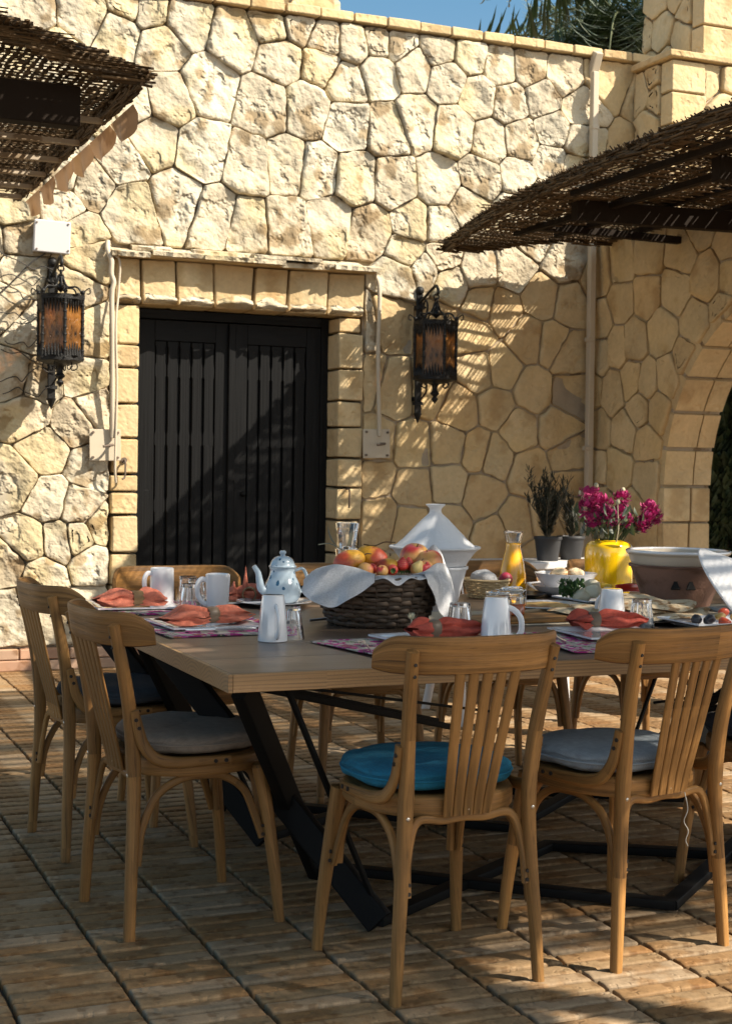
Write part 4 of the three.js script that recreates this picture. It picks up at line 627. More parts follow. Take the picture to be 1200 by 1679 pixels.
seatChair('wooden chair with navy cushion cut off by the right edge of the picture', 1.24, 4.30, -153, CU.navy, woods[3]);
seatChair('wooden chair with plain grey cushion, nearest at the left side of the table', -0.503, 4.052, 118, CU.grey, woods[1]);
seatChair('wooden chair with dark slate cushion at the far left end', -0.825, 4.811, 118, CU.slate, woods[3]);
const TW = (a, b, h = 0.752) => [-0.313 + a * Uv.x - b * Nv.x, h, -3.471 + a * Uv.z - b * Nv.z];   // a along the near edge, b away from it
let farK = 2; const far = (label, a, b, turn, cu) => { const p = TW(a, b, 0); seatChair(label, p[0], -p[2], turn, cu, woods[(farK++) % 4]); };
far('wooden chair facing the viewer before the dark door, behind the white mugs', 0.42, 1.77, 26, CU.charcoal);
far('wooden chair hidden behind the fruit basket, only its legs in view', 1.08, 1.82, 20, CU.charcoal);
far('wooden chair behind the juice carafe and the white tagine', 1.74, 1.86, 23, CU.charcoal);
far('wooden chair behind the yellow vase', 2.38, 1.86, 24, CU.navy);
{ const t = part(denimChair, 'loose_thread', tube([[-0.045, 0.425, -0.205], [-0.05, 0.38, -0.212], [-0.044, 0.35, -0.206], [-0.054, 0.325, -0.212], [-0.05, 0.30, -0.208], [-0.056, 0.285, -0.21]], 0.0012, { n: 30, seg: 5 }), std([0.6, 0.57, 0.5], 0.9)); }

// the table
const AL = 2.7, BL = 1.86;
{
  const t = thing('dining_table', 'large brown wooden dining table on black steel legs, laid for breakfast', 'table', [-0.313, 0, -3.471], TH), R = rng(14);
  const topMap = rep(grainMap([0.125, 0.082, 0.056], 15, 20, 0.9, 0.42), 1, 1), topM = new THREE.MeshPhysicalMaterial({ color: rgb(1, 1, 1), roughness: 0.36, map: topMap, bumpMap: rep(grainBump, 1), bumpScale: 0.0008, clearcoat: 0.2, clearcoatRoughness: 0.3 });
  const edgeMap = tex(512, 64, (x, y) => { const k = 0.72 + 0.6 * Math.abs(Math.sin((y * 5 + 0.8 * fbm(x * 3, y, 3, 3)) * PI)) ** 0.6 + 0.25 * noise(x * 6, y * 40, 2); return [0.25 * k, 0.145 * k, 0.062 * k].map((c) => clamp(c)); });
  const ringsMap = tex(512, 128, (x, y) => { const u = (x * 7) % 1, cx = u - 0.5, r = Math.hypot(cx * 1.2, y + 0.35 + 0.1 * noise(Math.floor(x * 7), 3)), k = 0.70 + 0.5 * Math.abs(Math.sin(r * 42 + 2 * fbm(x * 20, y * 6, 2, 3))) ; return [0.23 * k, 0.135 * k, 0.058 * k].map((c) => clamp(c)); });
  const nP = 7, pw = BL / nP;   // planks run along the near edge
  const uvIt = (g, f) => { const p = g.attributes.position, n = g.attributes.normal, uv = []; for (let i = 0; i < p.count; i++) uv.push(...f(p.getX(i), p.getY(i), p.getZ(i), n)); g.setAttribute('uv', new THREE.Float32BufferAttribute(uv, 2)); return g; };
  for (let k = 0; k < nP; k++) { const o = R() * 3, g = uvIt(new RoundedBoxGeometry(AL, 0.045, pw - 0.0006, 2, 0.0018), (x, y, z) => [z * 1.15 + o, x * 0.8 + o * 2]); part(t, 'plank', g.translate(AL / 2, 0.7295, -(k + 0.5) * pw), topM); }
  part(t, 'edge_strip', uvIt(new RoundedBoxGeometry(AL, 0.0445, 0.012, 2, 0.0015), (x, y) => [x * 0.9, y / 0.045 + 0.5]).translate(AL / 2, 0.7295, 0.0065), std([1, 1, 1], 0.45, { map: edgeMap, bumpMap: rep(grainBump, 1), bumpScale: 0.001 }));
  part(t, 'edge_strip', uvIt(new RoundedBoxGeometry(0.012, 0.0445, BL + 0.012, 2, 0.0015), (x, y, z) => [z * 1.0, y / 0.045 * 0.33 + 0.5]).translate(-0.0065, 0.7295, -BL / 2 + 0.0065), std([1, 1, 1], 0.45, { map: ringsMap }));
  const steel = phys([0.006, 0.006, 0.006], 0.6, { specularIntensity: 0.25 }), bar = (p, q, w, h, ref) => sweep([p, q], () => [w, h], { raw: true, seg: 16, power: 8, ref: ref ?? V(0, 1, 0) });
  for (const row of [0, 0.93]) {
    const f = (a, b, y) => [a, y, -(row + b)];
    for (const [A, s] of [[0.06, 1], [AL - 0.06, -1]]) {
      part(t, 'leg', bar(f(A, 0.10, 0.706), f(A + s * 0.47, 0.78, 0.03), 0.038, 0.018, V(0.5, 0, 0.6)), steel);
      part(t, 'leg', bar(f(A, 0.82, 0.706), f(A + s * 0.44, 0.24, 0.03), 0.038, 0.018, V(0.5, 0, -0.6)), steel);
      part(t, 'tie_rod', bar(f(A + s * 0.10, 0.06, 0.706), f(A + s * 0.46, 0.28, 0.03), 0.0065, 0.0065), steel);
      part(t, 'tie_rod', bar(f(A + s * 0.08, 0.88, 0.706), f(A + s * 0.46, 0.74, 0.03), 0.0065, 0.0065), steel);
      for (const d of [0.04, 0.16]) part(t, 'tie_rod', bar(f(A + s * 0.06, 0.12 + d, 0.69), f(A + s * 0.86, 0.62 + d, 0.46), 0.009, 0.009), steel);
      part(t, 'tie_rod', bar(f(A + s * 0.12, 0.1, 0.70), f(A + s * 1.0, 0.66, 0.50), 0.004, 0.004), steel);
      part(t, 'foot_bar', bar(f(A + s * 0.43, 0.24, 0.035), f(A + s * 1.3, 0.82, 0.022), 0.024, 0.014), steel);
      part(t, 'foot_bar', bar(f(A + s * 0.45, 0.80, 0.038), f(A + s * 1.3, 0.12, 0.024), 0.024, 0.014), steel);
    }
    part(t, 'apron', bar(f(0.1, 0.46, 0.695), f(AL - 0.1, 0.46, 0.695), 0.01, 0.02), steel);
  }
}
{ // white plastic armchair seen behind the carafe
  const p = V(...TW(2.35, 2.75, 0)), t = thing('plastic_armchair', 'white plastic garden armchair behind the juice carafe', 'chair', [0.66, 0, -7.35], deg(20)), w = plastic;
  for (const s of [-1, 1]) { part(t, 'arm', sweep([[s * 0.30, 0.42, 0.22], [s * 0.29, 0.56, 0.20], [s * 0.27, 0.63, 0.08], [s * 0.245, 0.68, -0.12], [s * 0.19, 0.84, -0.22]], () => [0.028, 0.012], { n: 24, seg: 8, power: 3 }), w); part(t, 'leg', sweep([[s * 0.28, 0, 0.24], [s * 0.28, 0.42, 0.2]], () => [0.022, 0.022], { n: 4 }), w); part(t, 'leg', sweep([[s * 0.25, 0, -0.3], [s * 0.21, 0.42, -0.2]], () => [0.022, 0.022], { n: 4 }), w); }
  part(t, 'seat', box(0.48, 0.025, 0.44, 0, 0.42, 0, 0, 0, 0, 0.01), w);
  part(t, 'backrest', grid(14, 8, (s, v) => { const x = (s - 0.5) * (0.44 - 0.1 * v * v), y = 0.44 + 0.28 * v; return [x, y, -0.2 - 0.04 * v - 0.03 * (1 - (2 * s - 1) ** 2)]; }), w);
}
// ---------------------------------------------------------------- things on the table
const china = phys([0.83, 0.82, 0.83], 0.12, { clearcoat: 1, clearcoatRoughness: 0.04, side: THREE.DoubleSide });
const glassM = phys([1, 1, 1], 0.02, { transmission: 1, thickness: 0.004, ior: 1.5 });
const steelM = std([0.62, 0.62, 0.64], 0.22, { metalness: 1 });
const at = (a, b, y = 0) => TW(a, b, 0.752 + y), ang = (d) => TH + deg(d);
function put(o, label, a, b, turn = 0, y = 0, name) { return copyOf(o, label, at(a, b, y), ang(turn), name); }
const flip = (g) => g.rotateX(PI);
// mugs
function mug(label, a, b, turn, inverted, r1, r0, h, group) {   // r1 at the rim, r0 at the foot
  const t = thing('mug', label, 'mug', at(a, b), ang(turn), group), y = (k) => inverted ? h - k : k;
  const prof = [[0.001, 0.001], [r0 * 0.86, 0.001], [r0 * 0.97, 0.0025], [r0, 0.007], [lerp(r0, r1, 0.25) + 0.001, h * 0.25], [lerp(r0, r1, 0.6) + 0.001, h * 0.6], [r1, h - 0.003], [r1 - 0.0015, h], [r1 - 0.0038, h - 0.003], [lerp(r0, r1, 0.5) - 0.004, h * 0.5], [r0 - 0.006, 0.014], [r0 - 0.012, 0.009], [0.001, 0.0085]];
  part(t, 'body', lathe(prof.map(([r, k]) => [r, y(k)]), 56), china);
  const rr = (k) => lerp(r0, r1, k / h) - 0.003;
  part(t, 'handle', sweep([[rr(h * 0.84), y(h * 0.84), 0], [rr(h * 0.84) + 0.016, y(h * 0.865), 0], [r1 + 0.023, y(h * 0.78), 0], [r1 + 0.0265, y(h * 0.62), 0], [r1 + 0.022, y(h * 0.43), 0], [rr(h * 0.27) + 0.014, y(h * 0.27), 0], [rr(h * 0.24), y(h * 0.235), 0]], () => [0.0085, 0.0048], { n: 36, seg: 12, power: 2.6, ref: V(0, 0, 1) }), china);
  return t;
}
mug('white mug turned upside down, alone near the front corner of the table', 0.308, 0.585, -96, true, 0.043, 0.031, 0.133);
mug('upright white mug with handle to the left, beside the orange napkins', 0.385, 1.36, 168, false, 0.041, 0.034, 0.133);
mug('upright white mug farthest back at the left, before the door', 0.281, 1.68, 190, false, 0.041, 0.041, 0.132);
mug('white mug turned upside down behind the teal-cushioned chair', 0.905, 0.37, -28, true, 0.046, 0.033, 0.134);
mug('white mug turned upside down beside the bread and the yellow vase', 1.545, 0.77, 100, true, 0.046, 0.035, 0.112);
// tumblers
const tumblerG = (inv) => { const H = 0.094, ro = 0.043, rb = 0.031, y = (k) => inv ? H - k : k;
  const rad = (k, a) => { const base = lerp(rb, ro, k), fl = k < 0.66 ? 1 : step(0.72, 0.66, k); return base * (1 - 0.055 * fl * Math.abs(Math.sin(a * 5)) ** 1.0) - (k > 0.66 ? 0 : 0.0008); };
  const out = grid(80, 16, (s, v) => { const a = s * TAU, r = rad(v, a); return [r * Math.cos(a), y(v * H), r * Math.sin(a)]; }, true), inn = grid(80, 8, (s, v) => { const a = s * TAU, k = 1 - v, r = lerp(rb - 0.006, ro - 0.0028, k); return [r * Math.cos(a), y(lerp(0.012, H, k)), r * Math.sin(a)]; }, true);
  const lip = grid(80, 2, (s, v) => { const a = s * TAU, r = lerp(ro, ro - 0.0028, v); return [r * Math.cos(a), y(H + 0.001 * Math.sin(v * PI)), r * Math.sin(a)]; }, true), flr = grid(80, 1, (s, v) => { const a = s * TAU, r = v ? 0.0003 : rb - 0.006; return [r * Math.cos(a), y(0.012), r * Math.sin(a)]; }), foot = grid(80, 1, (s, v) => { const a = s * TAU, r = v ? rad(0, a) : 0.0003; return [r * Math.cos(a), y(0), r * Math.sin(a)]; });
  return mergeVertices(merge([out, lip, inn, flr, foot]), 1e-5); };
const tumbler = top('tumbler', tumblerG(true), glassM, 'upside-down fluted glass in front of the upright mug at the left', 'glass', at(0.316, 1.44), 0);
put(tumbler, 'upside-down fluted glass half hidden behind another glass at the left', 0.40, 1.66, 20);
put(tumbler, 'upside-down fluted glass behind the teal-cushioned chair, left of a mug', 0.905, 0.60, 10);
put(tumbler, 'upside-down fluted glass in front of the terracotta pot', 1.53, 0.575, 30);
put(tumbler, 'clear glass mostly hidden behind the front upside-down mug', 0.375, 0.63, 50);
put(tumbler, 'clear glass at the back beside the farthest white mug', 0.40, 1.77, 15);
{ const up = top('tumbler', tumblerG(false), glassM, 'lowest glass of the stack behind the fruit', 'glass', at(0.93, 1.56, 0.012), 0); put(up, 'middle glass of the stack behind the fruit', 0.93, 1.56, 18, 0.106); put(up, 'topmost glass of the stack behind the fruit', 0.93, 1.56, 41, 0.2); put(up, 'clear glass standing right behind the stacked glasses', 1.02, 1.66, 33, 0.0); }
// plates
const squarePlate = (s, h = 0.016) => { const f = (u, v, up) => { const x = 2 * u - 1, y = 2 * v - 1, m = Math.max(Math.abs(x), Math.abs(y)), e = step(0.55, 1, m); const bow = 1 - 0.03 * (Math.min(Math.abs(x), Math.abs(y)) ** 2) * 0; return [x * s / 2 * bow, (up ? 0.006 : 0.0) + (h - 0.006) * e * e + (up ? 0 : 0.0005), y * s / 2 * bow]; }; return [grid(28, 28, (u, v) => f(u, v, true)), grid(28, 28, (u, v) => f(v, u, false)), ...[0, 1, 2, 3].map((k) => grid(28, 1, (u, v) => { const [a, b] = [[u, 0], [1, u], [1 - u, 1], [0, 1 - u]][k]; return f(a, b, v > 0.5); }))]; };
const plate = top('square_plate', squarePlate(0.285), china, 'square white plate under the front orange napkin at the left', 'plate', at(0.225, 0.985), ang(3));
put(plate, 'square white plate under the farther orange napkin at the left', 0.16, 1.60, -4);
put(plate, 'square white plate under the peaked napkin at the far side', 0.60, 1.72, 6);
put(plate, 'square white plate behind the teal-cushioned chair', 0.735, 0.40, 8, 0.003);
put(plate, 'square white plate in front of the denim-cushioned chair', 1.31, 0.40, -4, 0.003);
const roundPlate = (r, h = 0.018) => lathe([[0.001, 0.003], [r * 0.6, 0.003], [r * 0.66, 0.004], [r * 0.97, h - 0.002], [r, h], [r * 0.985, h + 0.002], [r * 0.68, 0.008], [r * 0.6, 0.0065], [0.001, 0.0065]], 64);
top('round_plate', roundPlate(0.135), china, 'round white plate under the speckled teapot', 'plate', at(0.655, 1.56), 0);
// placemats with printed flowers
const floral = (() => { const cv = document.createElement('canvas'); cv.width = cv.height = 512; const c = cv.getContext('2d'), R = rng(202); c.fillStyle = '#c9beb0'; c.fillRect(0, 0, 512, 512);
  const blobs = (n, r0, r1, cols) => { for (let i = 0; i < n; i++) { const x = R() * 512, y = R() * 512, r = r0 + R() * (r1 - r0), k = 5 + Math.floor(R() * 4), a0 = R() * 7; c.fillStyle = cols[Math.floor(R() * cols.length)]; for (let j = 0; j < k; j++) { const a = a0 + j / k * TAU; c.beginPath(); c.ellipse(x + Math.cos(a) * r * 0.6, y + Math.sin(a) * r * 0.6, r * 0.55, r * 0.34, a, 0, TAU); c.fill(); } c.fillStyle = ['#e9d9a8', '#f3efe6', '#3a2a2c'][Math.floor(R() * 3)]; c.beginPath(); c.arc(x, y, r * 0.24, 0, TAU); c.fill(); } };
  blobs(26, 30, 52, ['#c9318d', '#d94f9e', '#b02178']); blobs(34, 14, 26, ['#3f4a44', '#7d8a6a', '#c97a5a', '#ece4d8']); blobs(50, 8, 18, ['#e08aa8', '#f0d8d8', '#cf2f7f', '#4c3a3c']); for (let i = 0; i < 1500; i++) { c.fillStyle = R() < 0.5 ? 'rgba(255,250,240,.5)' : 'rgba(60,40,40,.3)'; c.fillRect(R() * 512, R() * 512, 3, 2); } 
  const t = new THREE.CanvasTexture(cv); t.colorSpace = THREE.SRGBColorSpace; t.wrapS = t.wrapT = THREE.RepeatWrapping; return t; })();
const matM = std([0.85, 0.85, 0.85], 0.85, { map: floral, bumpMap: rep(weaveB, 4), bumpScale: 0.001 });
const matG = (w, d, seed) => { const R = rng(seed), o = R() * 5, f = (u, v, up) => { const x = (u - 0.5) * w, z = (v - 0.5) * d; return [x, (up ? 0.0035 : 0.0005) + 0.003 * (0.5 + 0.5 * noise(x * 9 + o, z * 9)) + 0.006 * step(0.46, 0.5, Math.abs(u - 0.5)) * (0.5 + 0.5 * noise(z * 8 + o, 3)), z, u * w / 0.3 + o, v * d / 0.3]; }; return [grid(24, 20, (u, v) => f(u, v, true)), grid(24, 20, (u, v) => f(1 - u, v, false)), ...[0, 1, 2, 3].map((k) => grid(24, 1, (u, v) => { const [a, b] = [[u, 0], [1, u], [1 - u, 1], [0, 1 - u]][k]; return f(a, b, v > 0.5); }))]; };
const mat = top('placemat', matG(0.40, 0.46, 3), matM, 'placemat with pink flowers under the front plate at the left', 'placemat', at(0.235, 0.955), ang(2));
const mat2 = top('placemat', matG(0.50, 0.46, 8), matM, 'placemat with pink flowers under a fork, left of the teal-cushioned chair', 'placemat', at(0.675, 0.325), ang(8));
put(mat2, 'placemat with pink flowers in front of the denim-cushioned chair', 1.26, 0.30, -5, 0.0, 'placemat');
put(mat, 'placemat with pink flowers under the farther plate at the left', 0.17, 1.58, -3, 0.0, 'placemat');
{ // sackcloth runner along the middle
  const m = std([0.60, 0.50, 0.36], 0.95, { map: rep(weave, 8), bumpMap: rep(weaveB, 8), bumpScale: 0.002 });
  top('table_runner', grid(60, 16, (u, v) => { const x = u * 1.75, z = (v - 0.5) * 0.46; return [x, 0.0015 + 0.0025 * (0.5 + 0.5 * noise(x * 7, z * 7, 4)), -z + 0.006 * noise(x * 12, v * 3, 2), x, v * 0.4]; }), m, 'beige sackcloth runner along the middle under the dishes', 'table runner', at(0.98, 0.98), ang(0)); }
// napkins in rings
function napkinG(seed, L1, L2, flare) { const R = rng(seed), o = R() * 20;
  return grid(56, 44, (s, t) => { const x = lerp(-L1, L2, t), e = Math.abs(x) / (x < 0 ? L1 : L2), th = s * TAU, pinch = step(0.0, 0.55, e), w = lerp(0.017, flare, pinch) * (1 - 0.25 * step(0.8, 1, e)), h = lerp(0.017, 0.032, Math.sin(Math.min(1, e * 1.2) * PI)) * (1 - 0.62 * step(0.75, 1, e));
    const f = 1 + 0.26 * pinch * Math.sin(th * 5 + o + x * 18) + 0.15 * Math.sin(th * 9 + o * 2) * (1 - 0.4 * pinch), n = 0.006 * fbm(x * 16, s * 6, o, 3);
    return [x + 0.010 * pinch * Math.sin(th * 3 + o), Math.max(0.001, 0.023 + h * Math.sin(th) * f + n + 0.004 * pinch * Math.sin(x * 60 + o)), w * Math.cos(th) * f + 0.004 * fbm(x * 12, 3, o, 2), s, t * 2]; }, true); }
const linen = fabric([0.92, 0.27, 0.165], { sheen: 0.1 }), linenRed = fabric([0.78, 0.13, 0.08], { sheen: 0.1 });
const ringWood = std([0.20, 0.12, 0.05], 0.5), ringDark = std([0.14, 0.095, 0.06], 0.45);
function ringG(banded) { const g = []; for (let k = 0; k < (banded ? 9 : 1); k++) g.push(banded ? new THREE.TorusGeometry(0.0235, 0.0026, 8, 36).rotateY(PI / 2).translate((k - 4) * 0.0042, 0, 0) : lathe([[0.020, -0.018], [0.0245, -0.017], [0.0262, 0], [0.0245, 0.017], [0.020, 0.018], [0.0205, 0], [0.020, -0.018]], 40).rotateZ(PI / 2)); return g; }
function napkin(labels, a, b, turn, y, seed, L1, L2, flare, m, banded) {
  top('napkin', napkinG(seed, L1, L2, flare), m, labels[0], 'napkin', at(a, b, y), ang(turn));
  top('napkin_ring', ringG(banded), banded ? ringWood : ringDark, labels[1], 'napkin ring', at(a, b, y + 0.0265), ang(turn));
}
napkin(['front orange napkin drawn through a dark ring at the left', 'dark smooth ring on the front orange napkin'], 0.25, 0.985, 12, 0.010, 5, 0.165, 0.125, 0.050, linen, false);
napkin(['farther orange napkin drawn through a ribbed ring at the left', 'ribbed wooden ring on the farther orange napkin'], 0.165, 1.58, 10, 0.010, 15, 0.150, 0.100, 0.046, linen, true);
napkin(['orange-red napkin on the plate before the denim-cushioned chair', 'dark ring on the napkin before the denim-cushioned chair'], 1.335, 0.545, -6, 0.010, 25, 0.075, 0.17, 0.046, linenRed, false);
napkin(['red napkin on the plate behind the teal-cushioned chair', 'brown ring on the napkin behind the teal-cushioned chair'], 0.735, 0.43, 2, 0.014, 35, 0.07, 0.16, 0.044, linenRed, false);
top('napkin_fold', grid(30, 12, (s, t) => { const x = (s - 0.5) * 0.15, k = Math.sin(s * PI * 3 + 0.6); return [x, 0.012 + 0.032 * t * (0.7 + 0.3 * Math.sin(s * PI * 2 + 1)), 0.018 * k * t + 0.012 * (t - 0.5), s, t]; }), linenRed, 'standing red fold of napkin behind the teal-cushioned chair rail', 'napkin', at(0.83, 0.44, 0.012), ang(14));
top('flower_sprig', [...Array.from({ length: 9 }, (_, k) => leafGeo(0.022, 0.007, 0.3).rotateX(0.6 + (k % 3) * 0.3).rotateY(k / 9 * TAU).translate(0, 0.03, 0)), tube([[0, 0, 0], [0, 0.03, 0]], 0.002)], std([0.62, 0.58, 0.40], 0.8), 'small pale flower sprig beside the red napkin', 'flower', at(0.70, 0.50, 0.03), 0);
{ // the peaked napkin at the far side
  top('napkin', [napkinG(45, 0.11, 0.03, 0.038), new THREE.ConeGeometry(0.012, 0.085, 14, 6, true).translate(0, 0, 0).applyMatrix4(new THREE.Matrix4().makeTranslation(-0.035, 0.082, 0))].map((g) => g.rotateY(PI)), linen, 'orange napkin with a standing peak at the far side', 'napkin', at(0.56, 1.70, 0.010), ang(0));
  top('napkin_ring', ringG(true), ringWood, 'ribbed wooden ring on the peaked far napkin', 'napkin ring', at(0.60, 1.67, 0.034), ang(70)); }
// cutlery
const forkG = (() => { const g = [sweep([[0, 0.004, 0], [0, 0.006, 0.05], [0, 0.010, 0.09], [0, 0.006, 0.118]], (q) => [lerp(0.0055, 0.0022, q), 0.0011], { n: 16, seg: 8, ref: V(1, 0, 0) }), sweep([[0, 0.006, 0.116], [0, 0.003, 0.135], [0, 0.004, 0.150]], (q) => [lerp(0.003, 0.0105, Math.min(1, q * 1.6)), 0.001], { n: 10, seg: 8, ref: V(1, 0, 0) })]; for (let k = 0; k < 4; k++) { const x = (k - 1.5) * 0.0058; g.push(sweep([[x, 0.0038, 0.148], [x, 0.005, 0.17], [x * 0.95, 0.0105, 0.196]], (q) => [0.0016 * (1 - 0.5 * q), 0.0009], { n: 8, seg: 6, ref: V(1, 0, 0) })); } return merge(g); })();
const fork = top('fork', forkG, steelM, 'steel fork on the flowered mat, tines towards the basket', 'fork', at(0.455, 0.22, 0.007), ang(165));
put(fork, 'steel fork beside the plate between the two front chairs', 1.065, 0.25, 168, 0.007);
top('fork', move(forkG, 0, 0, 0), steelM, 'steel fork lying behind the front orange napkin ring', 'fork', at(0.34, 1.06, 0.02), ang(250));
const knifeG = merge([sweep([[0, 0.004, 0], [0, 0.005, 0.09]], (q) => [0.0065, 0.0032], { n: 6, seg: 8, ref: V(1, 0, 0) }), sweep([[0, 0.005, 0.088], [0, 0.004, 0.12], [0.001, 0.004, 0.19], [0.003, 0.004, 0.215]], (q) => [lerp(0.0085, 0.004, q ** 3), 0.0008], { n: 14, seg: 8, ref: V(1, 0, 0) })]);
top('knife', knifeG, steelM, 'steel knife along the front plate at the left', 'knife', at(0.115, 0.80, 0.008), ang(88));
top('butter_knife', merge([knifeG]).clone().scale(1.1, 1, 1.2), std([0.36, 0.26, 0.16], 0.6), 'wooden butter knife lying on the sackcloth runner', 'knife', at(1.36, 1.06, 0.006), ang(110));
top('serving_spoon', [sweep([[0, 0.004, 0], [0, 0.008, 0.1], [0, 0.006, 0.16]], () => [0.004, 0.002], { n: 10, seg: 8, ref: V(1, 0, 0) }), blob(20, (v) => v.set(v.x * 0.02, 0.006 + v.y * 0.004, 0.185 + v.z * 0.03))], steelM, 'steel spoon beside the fruit basket', 'spoon', at(0.585, 1.02, 0.002), ang(100));

// speckled teapot
{ const R = rng(71), spots = Array.from({ length: 70 }, () => [R(), R(), 0.010 + R() * 0.022, 0.7 + R() * 1.2]);
  const m = phys([1, 1, 1], 0.18, { clearcoat: 0.5, side: THREE.DoubleSide, map: tex(512, 512, (x, y) => { let d = 0; for (const [a, b, r, e] of spots) { let dx = Math.abs(x - a); dx = Math.min(dx, 1 - dx) * 1.6; const q = Math.hypot(dx, (y - b) / e) + 0.004 * noise(x * 60, y * 60, 3); d = Math.max(d, step(r, r * 0.75, q)); } const k = 1 + 0.05 * noise(x * 20, y * 20, 4); return [lerp(0.44, 0.030, d) * k, lerp(0.54, 0.105, d) * k, lerp(0.62, 0.20, d) * k]; }) });
  const t = thing('teapot', 'pale blue enamel teapot with dark speckles', 'teapot', at(0.70, 1.60, 0.010), ang(0));
  part(t, 'body', smoothLathe([[0.001, 0], [0.048, 0.0], [0.060, 0.012], [0.066, 0.035], [0.062, 0.062], [0.050, 0.088], [0.044, 0.112], [0.0455, 0.124], [0.043, 0.126]], 60, 56), m);
  const lid = part(t, 'lid', smoothLathe([[0.049, 0.124], [0.050, 0.128], [0.045, 0.133], [0.038, 0.150], [0.022, 0.163], [0.009, 0.166], [0.007, 0.170]], 36, 48), m); part(lid, 'knob', smoothLathe([[0.007, 0.168], [0.011, 0.172], [0.0125, 0.178], [0.009, 0.183], [0.0005, 0.184]], 16, 20), m);
  part(t, 'spout', sweep([[-0.052, 0.034, 0], [-0.078, 0.048, 0], [-0.086, 0.075, 0], [-0.092, 0.105, 0], [-0.108, 0.130, 0]], (q) => [lerp(0.017, 0.0085, q), lerp(0.019, 0.0085, q)], { n: 26, seg: 16 }), m);
  part(t, 'handle', sweep([[0.046, 0.112, 0], [0.075, 0.118, 0], [0.092, 0.09, 0], [0.086, 0.05, 0], [0.062, 0.03, 0]], () => [0.006, 0.008], { n: 26, seg: 12 }), m); }
